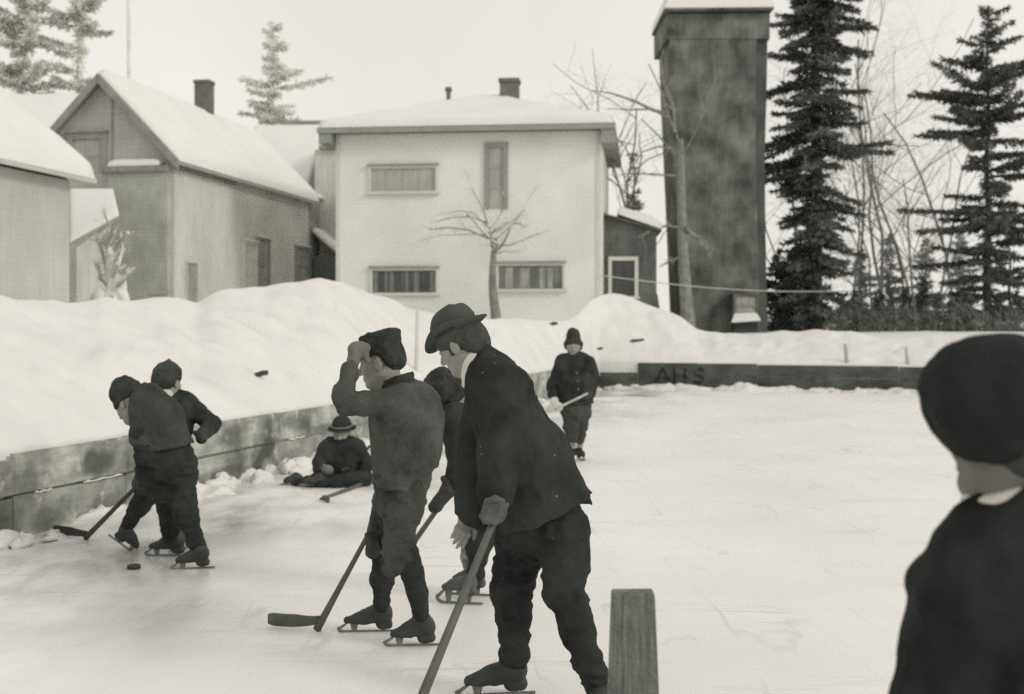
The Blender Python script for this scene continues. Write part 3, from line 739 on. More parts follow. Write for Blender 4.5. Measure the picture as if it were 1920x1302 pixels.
# --- the pale two-storey house
th=math.radians(6.2); fr=Fr(((632-CX)/F*36.4,36.4),th)
W=fr.px(1124,400)[0]; ZT=fr.px(880,249)[1]; DEP=8.3; OV=.46
h=root('pale_house',fr.P(W/2,0,1.0),'pale clapboard two storey house with a snow covered hip roof behind the snow bank','house','houses behind the rink')
mb=MB(); fr.box(mb,0,W,0,DEP,.6,ZT); mb.build('wall',M['house'],h)
mb=MB()   # roof body: eave slab and hip under the snow
e=[fr.P(-OV,-OV,ZT+.02),fr.P(W+OV,-OV,ZT+.02),fr.P(W+OV,DEP+OV,ZT+.02),fr.P(-OV,DEP+OV,ZT+.02)]
e2=[p+np.array([0,0,.10]) for p in e]
mb.hexa(e,e2); RZ=EYE+(HY-184)*(36.3+4.2)/F
r1,r2=fr.P(W*.47,DEP/2,RZ-.25),fr.P(W*.55,DEP/2,RZ-.25)
e3=[p+np.array([0,0,.005]) for p in e2]
mb.add(e3+[r1,r2],[(0,1,5,4),(1,2,5),(2,3,4,5),(3,0,4),(3,2,1,0)])
rf=mb.build('roof',M['grey_trim'],h)
def tri_slab(name,a,b,r1,r2,th_,seed): return snow_slab(name,[a,b,r2,r1],th_,rf,n=30,seed=seed,edge=.35)
up=np.array([0,0,.012])
tri_slab('snow_cover',e3[0]+up,e3[1]+up,r1+up,r2+up,.27,1)
tri_slab('snow_cover',e3[1]+up*2,e3[2]+up*2,r2+up,r2+up*1.2,.26,2)
tri_slab('snow_cover',e3[3]+up*2,e3[0]+up*2,r1+up*1.2,r1+up,.26,3)
tri_slab('snow_cover',e3[2]+up,e3[3]+up,r2+up*1.4,r1+up*1.4,.26,4)
# chimney and vent
u0,z1=fr.px(937,147,3.6);u1,_=fr.px(971,147,3.6)
mb=MB(); fr.box(mb,u0,u1,3.6,3.6+.55,RZ-1.2,z1-.12); fr.box(mb,u0-.04,u1+.04,3.56,3.6+.59,z1-.118,z1); mb.build('chimney',M['brick'],rf)
a=J(841,185,40.3);b=J(841,164,40.3); mb=MB(); mb.tube([a-np.array([0,0,.3]),b-np.array([0,0,.1])],.075,10); mb.tube([b-np.array([0,0,.16]),b-np.array([0,0,.12]),b],[.05,.125,.105],10); mb.build('vent_pipe',M['brick'],rf)
# eave fascia and returned soffit box at the right corner
mb=MB(); fr.box(mb,-OV-.02,W+OV+.02,-OV-.03,-OV-.001,ZT-.02,ZT+.125); mb.build('fascia',M['grey_trim'],h)
mb=MB(); fr.box(mb,W+.06,W+OV-.02,-OV+.02,.8,ZT-.42,ZT+.016); mb.build('soffit_box',M['grey_trim'],h)
mb=MB(); fr.box(mb,-OV+.02,-.06,-OV+.02,.7,ZT-.3,ZT+.016); mb.build('soffit_box',M['grey_trim'],h)
window(fr,h,696,317,817,359,'blind',bars=3,head='grey_trim',label='upper wide window with pale blinds drawn')
o=window(fr,h,699,508,818,549,'glass_dark',bars=3,head='dim_wall',label='lower left wide window with four dark panes')
for k,(xa,xb) in enumerate(((700,708),(722,738),(754,766),(776,788),(806,817))):
    ua,za=fr.px(xa,509);ub,zb=fr.px(xb,548); mb=MB(); fr.box(mb,ua,ub,-.0125,-.0122,zb,za); mb.build('curtain',M['glass'],o)
o=window(fr,h,935,499,1055,542,'glass',bars=3,head='dim_wall',label='lower right wide window with curtains')
for k,(xa,xb) in enumerate(((948,962),(975,995),(1012,1036))):
    ua,za=fr.px(xa,502);ub,zb=fr.px(xb,541); mb=MB(); fr.box(mb,ua,ub,-.0125,-.0122,zb,za); mb.build('curtain',M['curtain'],o)
o=window(fr,h,917,277,944,392,'blind',frame='grey_trim',bars=0,hb=2,fw=.13,sill=False,name='stair_window',label='tall narrow window with a dark frame under the eave')
u0,z0=fr.px(632,560)
for ua_,ub_ in((-.03,.09),(W-.09,W+.03)):
    mb=MB(); fr.box(mb,ua_,ub_,-.028,.09,.7,ZT); mb.build('corner_board',M['pale_trim'],h)

# --- dark annex right of the house
fa=Fr(((1120-CX)/F*39,39),math.radians(3)); ua,_=fa.px(1126,500);ub,_=fa.px(1231,500)
_,zl=fa.px(1130,402);_,zr=fa.px(1228,434)
an=root('dark_annex',fa.P((ua+ub)/2,0,1.1),'low dark boarded annex with a sloping snowy roof right of the pale house','annex')
mb=MB(); mb.hexa([fa.P(ua,0,.8),fa.P(ub,0,.8),fa.P(ub,4,.8),fa.P(ua,4,.8)],[fa.P(ua,0,zl),fa.P(ub,0,zr),fa.P(ub,4,zr),fa.P(ua,4,zl)]); mb.build('wall',M['annex'],an)
mb=MB(); mb.hexa([fa.P(ua-.1,-.2,zl+.02),fa.P(ub+.15,-.2,zr-.02),fa.P(ub+.15,4.2,zr-.02),fa.P(ua-.1,4.2,zl+.02)],[fa.P(ua-.1,-.2,zl+.08),fa.P(ub+.15,-.2,zr+.04),fa.P(ub+.15,4.2,zr+.04),fa.P(ua-.1,4.2,zl+.08)]); ar=mb.build('roof',M['annex'],an)
snow_slab('snow_cover',[fa.P(ua+.55,-.2,zl-.02),fa.P(ub+.15,-.2,zr+.05),fa.P(ub+.15,4.2,zr+.05),fa.P(ua+.55,4.2,zl-.02)],.3,ar,n=20,edge=.3)
window(fa,an,1147,489,1190,556,'glass_dark',bars=1,hb=1,fw=.11)

# --- barn with its gable to the rink
tb=math.atan2(.179,.984); ga=Fr(((325-CX)/F*34,34),tb)     # u: to the right along the gable; v: back along the side wall
S_=10.9; S2=13.9; GW=4.12; EZ=6.12; AZ=8.25
ba=root('weathered_barn',ga.P(-GW/2,0,1.0),'weathered grey board barn with a steep snowy roof and a square chimney','barn')
g=[ga.P(0,0,.6),ga.P(0,0,EZ),ga.P(-GW/2,0,AZ),ga.P(-GW,0,EZ),ga.P(-GW,0,.6)]
gb=[p+np.append(ga.v*.12,0) for p in g]
mb=MB(); mb.add(g+gb,[(0,1,2,3,4)[::-1],(5,6,7,8,9),(0,5,6,1)[::-1],(4,9,8,3),(1,6,7,2)[::-1],(2,7,8,3)[::-1]]); mb.build('gable_wall',M['barn_front'],ba)
mb=MB(); 
ga.box(mb,-.12,0,.121,S_,.6,EZ-.02); ga.box(mb,-GW,-GW+.12,.121,S_,.6,EZ-.02); ga.box(mb,-GW+.121,-.121,S_-.12,S_,.6,EZ-.02); mb.build('side_wall',M['barn_side'],ba)
# roof planes
ov=.32; fo=-.35; sl=(AZ-EZ)/(GW/2)
def rp(u,v): return ga.P(u,v,AZ+.03-abs(u+GW/2)*sl)
mb=MB()
for sgn in(1,-1):
    ue=-GW/2+sgn*(GW/2+ov); c=[rp(-GW/2,fo),rp(ue,fo),rp(ue,S_+.3),rp(-GW/2,S_+.3)]
    if sgn<0: c=c[::-1]
    mb.hexa([p+np.array([0,0,.0]) for p in c],[p+np.array([0,0,.09]) for p in c])
br=mb.build('roof',M['grey_trim'],ba)
Lf=.10
snow_slab('snow_cover',[p+np.array([0,0,Lf]) for p in (rp(-GW/2,fo+.1),rp(ov,fo+.1),rp(ov,S_+.3),rp(-GW/2,S_+.3))],.30,br,n=36,seed=5,edge=.3)
snow_slab('snow_cover',[p+np.array([0,0,Lf]) for p in (rp(-GW-ov,fo+.1),rp(-GW/2,fo+.1),rp(-GW/2,S_+.3),rp(-GW-ov,S_+.3))],.25,br,n=24,seed=6,edge=.3)
mb=MB()   # verge boards
for sgn in(1,-1):
    ue=-GW/2+sgn*(GW/2+ov); a,b=rp(-GW/2,fo-.03),rp(ue,fo-.03)
    w_=np.append(ga.v*.035,0); mb.hexa([a-np.array([0,0,.16]),b-np.array([0,0,.16]),b-np.array([0,0,.16])+w_,a-np.array([0,0,.16])+w_] if sgn>0 else [b-np.array([0,0,.16]),a-np.array([0,0,.16]),a-np.array([0,0,.16])+w_,b-np.array([0,0,.16])+w_],
      [a+np.array([0,0,.1]),b+np.array([0,0,.1]),b+np.array([0,0,.1])+w_,a+np.array([0,0,.1])+w_] if sgn>0 else [b+np.array([0,0,.1]),a+np.array([0,0,.1]),a+np.array([0,0,.1])+w_,b+np.array([0,0,.1])+w_])
mb.build('verge_board',M['dim_wall'],ba)
# chimney on the ridge
vv=None
for v in np.linspace(2,12,400):
    p=ga.P(-GW/2,v,0)
    if abs((p[0]/p[1])*F+CX-383)<1.2: vv=v;break
zt=EYE+(HY-152)*ga.P(-GW/2,vv,0)[1]/F
mb=MB(); ga.box(mb,-GW/2-.24,-GW/2+.24,vv-.2,vv+.28,AZ-.6,zt-.1); ga.box(mb,-GW/2-.27,-GW/2+.27,vv-.23,vv+.31,zt-.098,zt); mb.build('chimney',M['brick'],br)
# gable window, boarded
o=window(ga,ba,138,262,192,325,'blind',frame='grey_trim',bars=1,hb=1,fw=.16,sill=False,head='dim_wall',label='boarded gable window')
# projecting bay at the lower right of the gable with a snowy ledge
bu,bz=ga.px(214,318); mb=MB(); ga.box(mb,bu,-.03,-.30,-.001,.6,bz); bay=mb.build('gable_bay',M['barn_bay'],ba)
mb=MB(); ga.box(mb,bu-.06,.0,-.40,-.301,bz-.12,bz+.03); mb.build('ledge',M['dim_wall'],bay)
snow_slab('ledge_snow',[ga.P(bu,-.4,bz+.03),ga.P(-.25,-.4,bz+.03),ga.P(-.25,-.02,bz+.14),ga.P(bu,-.02,bz+.14)],.16,bay,n=18,edge=.22)
mb=MB(); u_,_=ga.px(211,300); ga.box(mb,u_-.03,u_+.03,-.02,-.001,bz+.1,AZ-.45); mb.build('seam_board',M['dim_wall'],ba)
mb=MB(); u1_,z_=ga.px(300,548,-.3); ga.box(mb,u1_-.28,u1_+.28,-.33,-.301,z_-.06,z_+.04); mb.build('sign_board',M['blind'],bay)
# long wall openings: frame whose u runs back along the side wall
sw=Fr(ga.P(.0,0,0)[:2],0); sw.u=ga.v.copy(); sw.v=-ga.u.copy()
o=window(sw,ba,348,493,367,575,'dim_wall',frame='barn_side',bars=0,fw=.05,sill=False,name='door',label='narrow dark door in the long wall')
window(sw,ba,456,456,478,545,'barn_side',frame='pale_trim',bars=0,hb=2,fw=.07,sill=False,name='shutter',head='pale_trim')
window(sw,ba,482,449,503,545,'dim_wall',frame='grey_trim',bars=0,hb=1,fw=.06,sill=False,head='pale_trim')
window(sw,ba,554,464,575,535,'dim_wall',frame='grey_trim',bars=0,hb=1,fw=.06,sill=False,head='pale_trim')
# dark strip imitating the eave's shadow along the wall head
mb=MB(); sw.box(mb,.05,4.2,-.05,-.001,EZ-.38,EZ-.14); mb.build('eave_shadow',M['dim_wall'],ba)
# small snowy porch at the far end of the long wall
es=root('end_shed',sw.P(12.4,0,1.0),'narrow dark shed with a snowy porch filling the gap between barn and pale house','shed')
mb=MB(); sw.box(mb,S_+.02,S2+.3,.02,3.2,.6,EZ-.04); mb.build('wall',M['dim_wall'],es)
mb=MB(); sw.box(mb,S_+.02,S2+.4,-.12,3.3,EZ-.035,EZ+.03); er=mb.build('roof',M['dim_wall'],es)
snow_slab('snow_cover',[sw.P(S_+.02,-.12,EZ+.03),sw.P(S2+.4,-.12,EZ+.03),sw.P(S2+.4,3.3,EZ+.05),sw.P(S_+.02,3.3,EZ+.05)],.16,er,n=16,edge=.12)
u0,z0=sw.px(584,476);u1=S2+.1; _,zt=sw.px(604,438); zlow=z0
mb=MB(); mb.hexa([sw.P(u0,-1.0,zlow-.06),sw.P(u1,-1.0,zlow-.06),sw.P(u1,-.03,zt-.06),sw.P(u0,-.03,zt-.06)],[sw.P(u0,-1.0,zlow),sw.P(u1,-1.0,zlow),sw.P(u1,-.03,zt),sw.P(u0,-.03,zt)]); po=mb.build('porch_roof',M['grey_trim'],es)
snow_slab('snow_cover',[sw.P(u0,-1.0,zlow),sw.P(u1,-1.0,zlow),sw.P(u1,-.03,zt),sw.P(u0,-.03,zt)],.2,po,n=16,edge=.15)
mb=MB(); sw.box(mb,u0+.1,u1-.1,-.86,-.04,.8,zlow-.07); mb.build('porch',M['annex'],es)

# --- taller wing seen over the barn roof
fw_=Fr(((440-CX)/F*47.5,47.5),math.radians(3.5)); ua,_=fw_.px(440,300);ub,_=fw_.px(578,300)
z0=fw_.px(578,356)[1]; z1=EYE+(HY-243)*50.4/F
wg=root('rear_wing',fw_.P((ua+ub)/2,0,1.2),'snowy roofed wing showing over the barn roof, between barn and pale house','wing')
mb=MB(); d0,d1=0,3.0
A=[fw_.P(ua,d0,z0),fw_.P(ub,d0,z0),fw_.P(ub,d1,z1),fw_.P(ua,d1,z1)]
mb.hexa([fw_.P(ua,d0,1),fw_.P(ub,d0,1),fw_.P(ub,2*d1,1),fw_.P(ua,2*d1,1)],[fw_.P(ua,d0,z0-.1),fw_.P(ub,d0,z0-.1),fw_.P(ub,2*d1,z0-.1),fw_.P(ua,2*d1,z0-.1)])
pr=[fw_.P(ub,d0,z0-.098),fw_.P(ub,d1,z1-.06),fw_.P(ub,2*d1,z0-.098),fw_.P(ua,d0,z0-.098),fw_.P(ua,d1,z1-.06),fw_.P(ua,2*d1,z0-.098)]
mb.add(pr,[(0,2,1),(3,4,5),(0,1,4,3),(1,2,5,4),(0,3,5,2)]); mb.build('wall',M['dim_wall'],wg)
mb=MB(); b_=fw_.P(ub+.25,d0-.2,z0-.12);c_=fw_.P(ub+.25,d1,z1+.03);d_=fw_.P(ua,d1,z1+.03);a_=fw_.P(ua,d0-.2,z0-.12); t_=np.array([0,0,.07])
mb.hexa([a_,b_,c_,d_],[a_+t_,b_+t_,c_+t_,d_+t_]); wr=mb.build('roof',M['dim_wall'],wg)
snow_slab('snow_cover',[p+t_ for p in (a_,fw_.P(ub+.02,d0-.2,z0-.12),fw_.P(ub+.02,d1-.15,z1-.07),fw_.P(ua,d1-.15,z1-.07))],.24,wr,n=22,seed=8,edge=.2)
mb=MB(); fw_.box(mb,ua+1.0,ub+.28,d1+.01,d1+.2,z1-.1,z1+.36); mb.build('ridge_board',M['grey_trim'],wg)
# low pale lean-to between wing and house
fl=Fr(((592-CX)/F*46,46),0); ua,_=fl.px(590,300);ub,_=fl.px(640,300);_,zz=fl.px(600,281)
lt=root('pale_outbuilding',fl.P((ua+ub)/2,0,1.2),'pale outbuilding squeezed between the wing and the pale house','outbuilding')
mb=MB(); fl.box(mb,ua,ub,0,3,1,zz); mb.build('wall',M['barn_side'],lt)
mb=MB(); fl.box(mb,ua+.2,ub+.1,-.25,3.1,zz+.005,zz+.12); lr=mb.build('roof',M['dim_wall'],lt)
snow_slab('snow_cover',[fl.P(ua+.15,-.25,zz+.12),fl.P(ub+.1,-.25,zz+.12),fl.P(ub+.1,3,zz+.5),fl.P(ua+.15,3,zz+.5)],.3,lr,n=14,edge=.2)

# --- near shed at the left edge
sh=Fr((-10.35,26.4),0); sdir=nrm((.69,3.4)); sh.u=sdir.copy(); sh.v=np.array([-sdir[1],sdir[0]])   # u: away along the wall, v: away from the rink
uE,_=sh.px(130,450); ZE=4.72
s_=root('grey_shed',sh.P(0,0,1.0),'grey board shed with a thick snow roof at the left edge of the photo','shed')
mb=MB(); sh.box(mb,-9,uE,0,6.4,.6,ZE); mb.build('wall',M['shed'],s_)
def sp_(u,v): return sh.P(u,v,4.80+(v+.38)*.80)
uR=uE+.52
mb=MB(); c=[sp_(-9.3,-.38),sp_(uR,-.38),sp_(uR,3.2),sp_(-9.3,3.2)]; 
mb.hexa([p-np.array([0,0,.10]) for p in c],c)
c2=[sh.P(-9.3,6.8,4.80),sh.P(uR,6.8,4.80)]
mb.hexa([c2[0]-np.array([0,0,.1]),c[3]-np.array([0,0,.101]),c[2]-np.array([0,0,.101]),c2[1]-np.array([0,0,.1])],[c2[0],c[3],c[2],c2[1]])
sr=mb.build('roof',M['shed'],s_)
snow_slab('snow_cover',c,.36,sr,n=34,seed=9,edge=.3)
snow_slab('snow_cover',[c[3]+np.array([0,0,.01]),c[2]+np.array([0,0,.01]),c2[1],c2[0]],.3,sr,n=14,seed=10,edge=.3)
mb=MB(); g0=[sh.P(uE,0,ZE+.002),sh.P(uE,3.2,ZE+2.75),sh.P(uE,6.4,ZE+.002)]; gd=np.append(sh.u*-.1,0)
mb.add(g0+[p+gd for p in g0],[(0,1,2),(5,4,3),(0,3,4,1),(1,4,5,2),(0,2,5,3)]); mb.build('gable',M['shed'],s_)

# --- roof of another building behind the shed
fb=Fr(((-60-CX)/F*46,46),0); ua,_=fb.px(-160,200);ub,_=fb.px(150,200); zr_=EYE+(HY-186)*49/F; zf=EYE+(HY-290)*46/F
b2=root('rear_house',fb.P((ua+ub)/2,0,1.2),'house behind the grey shed showing only its snow covered roof','house','houses behind the rink')
mb=MB(); fb.box(mb,ua,ub-.3,0,6,1,zf-.1); mb.build('wall',M['shed'],b2)
mb=MB(); c=[fb.P(ua,-.3,zf),fb.P(ub,-.3,zf),fb.P(ub,3,zr_),fb.P(ua,3,zr_)]; mb.hexa([p-np.array([0,0,.1]) for p in c],c)
cc=[fb.P(ua,3.001,zr_),fb.P(ub,3.001,zr_),fb.P(ub,6.3,zf),fb.P(ua,6.3,zf)]; mb.hexa([p-np.array([0,0,.1]) for p in cc],cc); r_=mb.build('roof',M['shed'],b2)
snow_slab('snow_cover',c,.3,r_,n=20,seed=12,edge=.3)

# --- lean-to with a snow roof between shed and barn
lq=[J(131,456,31.6),J(223,405,32.4),J(213,361,33.4),J(131,361,33.2)]
le=root('lean_to',(lq[0]+lq[1])/2*np.array([1,1,0])+np.array([0,0,1.0]),'small lean to with a slanted snow roof between the grey shed and the barn','lean-to')
mb=MB(); mb.hexa([p-np.array([0,0,.08]) for p in lq],lq); lr=mb.build('roof',M['grey_trim'],le)
snow_slab('snow_cover',lq,.14,lr,n=18,edge=.12)
mb=MB(); a,b=lq[0]+np.array([.1,.2,0]),J(180,429,32.2); 
for p_,q_ in((a,b),):
    mb.hexa([(p_[0],p_[1],.8),(q_[0],q_[1],.8),(q_[0],q_[1]+.9,.8),(p_[0],p_[1]+1.2,.8)],[p_-np.array([0,0,.12]),q_-np.array([0,0,.12]),q_+np.array([0,.9,.1]),p_+np.array([0,1.2,.1])])
mb.build('wall',M['barn_side'],le)

# --- boxed water tower
TD=41.0
def tw(x,y,dy=0): return J(x,y,TD)+np.array([0,dy,0])
t=root('water_tower',np.array([J(1360,620,TD)[0],TD,1.1]),'tall dark shingled water tower with a flared top under a snowy cap','water tower')
dp=3.0
def prism(mb,Ls,ta=0):
    """front outline rows [(xl,xr,y)] from the bottom up, back shifted by dp"""
    for (xl,xr,y),(xl2,xr2,y2) in zip(Ls[:-1],Ls[1:]):
        f=[tw(xl,y),tw(xr,y),tw(xr,y,dp),tw(xl,y,dp)]; g_=[tw(xl2,y2),tw(xr2,y2),tw(xr2,y2,dp),tw(xl2,y2,dp)]; mb.hexa(f,g_)
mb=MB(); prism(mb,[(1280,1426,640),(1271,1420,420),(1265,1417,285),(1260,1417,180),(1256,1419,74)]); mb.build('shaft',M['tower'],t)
def strip(mb,rows):
    for (xl,xr,y),(xl2,xr2,y2) in zip(rows[:-1],rows[1:]):
        f=[tw(xl,y,.02),tw(xr,y,.25),tw(xr,y,dp-.1),tw(xl,y,dp-.02)]; g_=[tw(xl2,y2,.02),tw(xr2,y2,.25),tw(xr2,y2,dp-.1),tw(xl2,y2,dp-.02)]; mb.hexa(f,g_)
mb=MB(); strip(mb,[(1426.3,1442,640),(1420.3,1438,420),(1417.3,1437,285),(1417.3,1440,180),(1419.3,1442,74)]); mb.build('side_wall',M['tower_shade'],t)
mb=MB(); f=[tw(1250,73.6,-.03),tw(1443,73.6,-.03),tw(1443,73.6,dp+.2),tw(1247,73.6,dp+.2)]; g_=[tw(1250,27,-.03),tw(1443,25,-.05),tw(1443,25,dp+.2),tw(1247,27,dp+.2)]; mb.hexa(f,g_); mb.build('cornice',M['tower'],t)
mb=MB(); f=[tw(1243,24.6,-.35),tw(1447,22.6,-.35),tw(1447,22.6,dp+.3),tw(1243,24.6,dp+.3)]; f=[np.asarray(p) for p in f]; ap=(f[0]+f[2])/2+np.array([0,0,1.6])
mb.hexa([p+np.array([0,0,.005]) for p in f],[p+np.array([0,0,.06]) for p in f]); mb.add([p+np.array([0,0,.065]) for p in f]+[ap],[(0,1,4),(1,2,4),(2,3,4),(3,0,4),(3,2,1,0)]); tr=mb.build('roof',M['tower'],t)
fz=[p+np.array([0,0,.07]) for p in f]
for k,(i,j) in enumerate(((0,1),(1,2),(2,3),(3,0))): snow_slab('snow_cover',[fz[i],fz[j],ap+np.array([0,0,.02]),ap+np.array([0,0,.024])],.42,tr,n=18,seed=20+k,edge=.3)
# hatch with a snowy sill near its foot
fh=Fr(J(1340,600,TD-.45)[:2],0); mb=MB(); a,z1=fh.px(1379,556);b,z0=fh.px(1418,592); fh.box(mb,a,b,.03,.44,z0-.1,z1); ht=mb.build('hatch',M['curtain'],t)
mb=MB(); fh.box(mb,a-.08,a,-.02,.43,z0-.1,z1+.08); fh.box(mb,b,b+.08,-.02,.43,z0-.1,z1+.08); fh.box(mb,a,b,-.02,.43,z1+.002,z1+.08); mb.build('frame',M['tower'],ht)
fh.box(mb2:=MB(),a-.02,b+.02,-.01,.029,(z0+z1)/2-.015,(z0+z1)/2+.015); mb2.build('rail',M['grey_trim'],ht)
snow_slab('sill_snow',[fh.P(a-.17,-.22,z0-.24),fh.P(b+.10,-.22,z0-.18),fh.P(b+.02,.03,z0+.02),fh.P(a-.05,.03,z0)],.10,ht,n=14,edge=.08)
mb=MB(); fh.box(mb,a-.05,b+.05,.031,.42,.9,z0-.12); mb.build('hatch_base',M['tower_shade'],ht)

# overhead wire from the house corner to the spruce, and the thin mast on the left
mb=MB(); a,b=J(1127,517,35.7),J(1592,546,42.3); n=24
mb.tube([a+(b-a)*k/n-np.array([0,0,.18*math.sin(math.pi*k/n)]) for k in range(n+1)],.016,5); tag(mb.build('overhead_wire',M['wire'],None,True),'pale wire strung from the pale house past the tower to the spruce','wire')
mb=MB(); a,b=J(244,300,62),J(241,-120,62); a[2]=1; mb.tube([a,b],[.13,.09],8); tag(mb.build('utility_pole',M['bark_hazed'],None,True),'thin hazy pale pole rising behind the barn roof','pole')
# ------------------------------------------------------------------ trees
M['frost_bark']=mat('snowy_bark',(.45,.45,.42),.9,.15,var=.2,scale=6)
class TubeSet:
    """many tapered limbs gathered quickly"""
    def __init__(s): s.mb=MB()
    def limb(s,pts,r0,r1,n=5):
        m=len(pts); s.mb.tube(pts,[r0+(r1-r0)*i/(m-1) for i in range(m)],n,cap=False)
def leaf_mesh(name,P,Dv,Ln,Wd,m,parent,r):
    """one slim triangle pair per needle spray: P base, Dv direction, Ln length, Wd width"""
    n=len(P); rnd=r.normal(size=(n,3)); s=np.cross(Dv,rnd); s/=np.linalg.norm(s,axis=1)[:,None]+1e-9
    tip=P+Dv*Ln[:,None]; mid=P+Dv*(Ln*.45)[:,None]
    V=np.stack([P,mid+s*(Wd*.5)[:,None],tip,mid-s*(Wd*.5)[:,None]],1).reshape(-1,3)
    Q=np.arange(4*n).reshape(n,4)
    return mesh_obj(name,V,Q,m,parent)
def spruce(name,label,x,y,D,H,prof,seed,needles='needles',bark='bark_dark',step=.42,nb=6,dens=1.0,gaps=.15,droop=.25,start=.05,leaf=.20,sprw=.055,lean=0.,group='conifers around the rink',cat='tree',extra=(),core=0.):
    """x,y,D: foot of the trunk (photo pixel, depth); prof(t): bough length at relative height t"""
    r=np.random.default_rng(seed); f=J(x,y,D); f[2]-=.3
    t=root(name,f,label,cat,group); ts=TubeSet()
    R0=.012*H+.02; npt=14
    tp=[f+np.array([lean*H*(i/npt)+.04*math.sin(i*1.3+seed),.04*math.cos(i*1.7),H*i/npt]) for i in range(npt+1)]
    def trunk(h): 
        q=np.clip(h/H*npt,0,npt-1e-6); i=int(q); return tp[i]+(tp[i+1]-tp[i])*(q-i)
    P=[];Dv=[];Ln=[]
    def bough(h,az,L,dr,full=1.0):
        b=trunk(h); hd=np.array([math.cos(az),math.sin(az),0]); sd=np.array([-hd[1],hd[0],0])
        m=max(5,int(L/.22)); pts=[]; sl=r.uniform(-.10,.22)+.45*(h/H)**2
        for i in range(m+1):
            a=i/m*L; pts.append(b+hd*a+np.array([0,0,sl*a-dr*a*a/max(L,.8)+.55*dr*a**3/max(L,.8)**2])+sd*.06*math.sin(a*2+az))
        ts.limb(pts,.012+.011*L,.006,4)
        ns=int(L/.055*dens*full)
        for k in range(ns):
            u=(k+r.random())/ns; u=.10+.9*u; p=pts[0]; q=u*m; i=min(int(q),m-1); p=pts[i]+(pts[i+1]-pts[i])*(q-i)
            bd=nrm(pts[i+1]-pts[i])
            tl=(1-u*.82)*min(.55,.32*L+.08)*r.uniform(.5,1.15)
            for sg in(-1,1):
                if r.random()<.12: continue
                d=nrm(bd*r.uniform(.5,.9)+sd*sg*r.uniform(.6,1.)+np.array([0,0,r.uniform(-.45,.05)]))
                nn=max(1,int(tl/.085))
                for w in range(nn+1):
                    c=p+d*tl*(w/ (nn+.3))
                    for _ in range(2):
                        P.append(c); Dv.append(nrm(d+r.normal(0,.45,3)+np.array([0,0,-.12]))); Ln.append(leaf*r.uniform(.6,1.25))
            P.append(p); Dv.append(nrm(bd+r.normal(0,.3,3))); Ln.append(leaf*r.uniform(.7,1.2))
    h=H*start
    while h<H*.985:
        tt=h/H; n=max(3,int(nb*(1-.35*tt)+r.uniform(-1,1))); a0=r.uniform(0,6.28)
        for k in range(n):
            if r.random()<gaps*(1-tt*.5): continue
            L=prof(tt)*r.choice([.45,.7,.85,1.,1.2])*r.uniform(.85,1.15)*(1+.35*(float(fbm(h*.6,a0*0+seed,k*.9,2))-.4)*2)
            if L<.12: L=.12
            bough(min(H*.985,h+r.uniform(-1.3,1.3)*step),a0+6.283*k/n+r.uniform(-.8,.8),L,droop*r.uniform(.4,1.8))
        h+=step*r.uniform(.75,1.25)*(1-.45*tt)
    for k in range(40):     # leader
        p=trunk(H*r.uniform(.93,.995)); P.append(p); Dv.append(nrm(np.array([r.normal(0,.5),r.normal(0,.5),.9]))); Ln.append(leaf*r.uniform(.6,1))
    if core:                # short dead-grey and green shoots crowding the stem
        for k in range(int(H*90)):
            hh=H*r.uniform(.0,.96); a=r.uniform(0,6.28); rad=core*abs(r.normal(0,.5))*(1-.5*hh/H); p=trunk(hh)+np.array([math.cos(a)*rad,math.sin(a)*rad,0])
            P.append(p); Dv.append(nrm(np.array([math.cos(a),math.sin(a),r.uniform(-.9,.3)])+r.normal(0,.3,3))); Ln.append(leaf*r.uniform(.8,1.6))
    for (h_,az,L,dr) in extra: bough(h_,az,L,dr,1.6)
    ts.limb(tp,R0,.02,9); ts.mb.build('trunk',M[bark],t,True)
    P=np.array(P);Dv=np.array(Dv);Ln=np.array(Ln)
    leaf_mesh('crown',P,Dv,Ln,Ln*0+sprw*r.uniform(.7,1.3,len(Ln)),M[needles],t,r)
    return t
def height(y0,y1,D): return (y0-y1)*D/F+.3
# dense dark spruce right of the tower
D=43; H=21.5
spruce('spruce_tree','tallest dark spruce, its top out of the frame, right of the water tower',1530,624,D,H,
   lambda t: np.interp(t,[0,.08,.22,.3,.42,.55,.75,1],[1.0,1.2,1.4,1.75,1.6,1.8,1.6,.15]),22,step=.33,nb=8,gaps=.26,dens=.95,droop=.55,core=.75,leaf=.21,sprw=.06,
   extra=((height(624,285,D),.15,2.7,.2),(height(624,275,D),-.25,2.5,.3),(height(624,330,D),3.0,2.0,.4),(height(624,260,D),3.3,2.1,.4),(height(624,300,D),2.8,1.9,.3)))
# the open spruce near the right edge
D=50
spruce('spruce_tree','open ragged spruce standing behind the boy in the big cap',1852,622,D,height(622,12,D),
   lambda t: np.interp(t,[0,.12,.25,.45,.55,.64,.70,.8,.9,1],[1.5,1.7,2.6,3.2,3.4,2.0,2.5,1.5,.75,.1]),33,step=.56,nb=7,gaps=.42,dens=.95,droop=.16,leaf=.24,sprw=.065,start=.1,core=.25)
D=55
spruce('spruce_tree','slim dark spruce crowding the right side of the open spruce',1893,624,D,height(624,395,D),
   lambda t: np.interp(t,[0,.2,.5,1],[1.2,1.6,1.4,.1]),35,step=.6,nb=5,gaps=.35,dens=.8,leaf=.24,sprw=.065,start=.2)
D=58
spruce('spruce_tree','mid grey spruce far back behind the corner of the pale house',1188,600,D,height(600,288,D),
   lambda t: np.interp(t,[0,.3,1],[.95,.8,.08]),37,needles='needles_mid',step=.5,nb=6,gaps=.2,dens=.6,leaf=.25,sprw=.07)
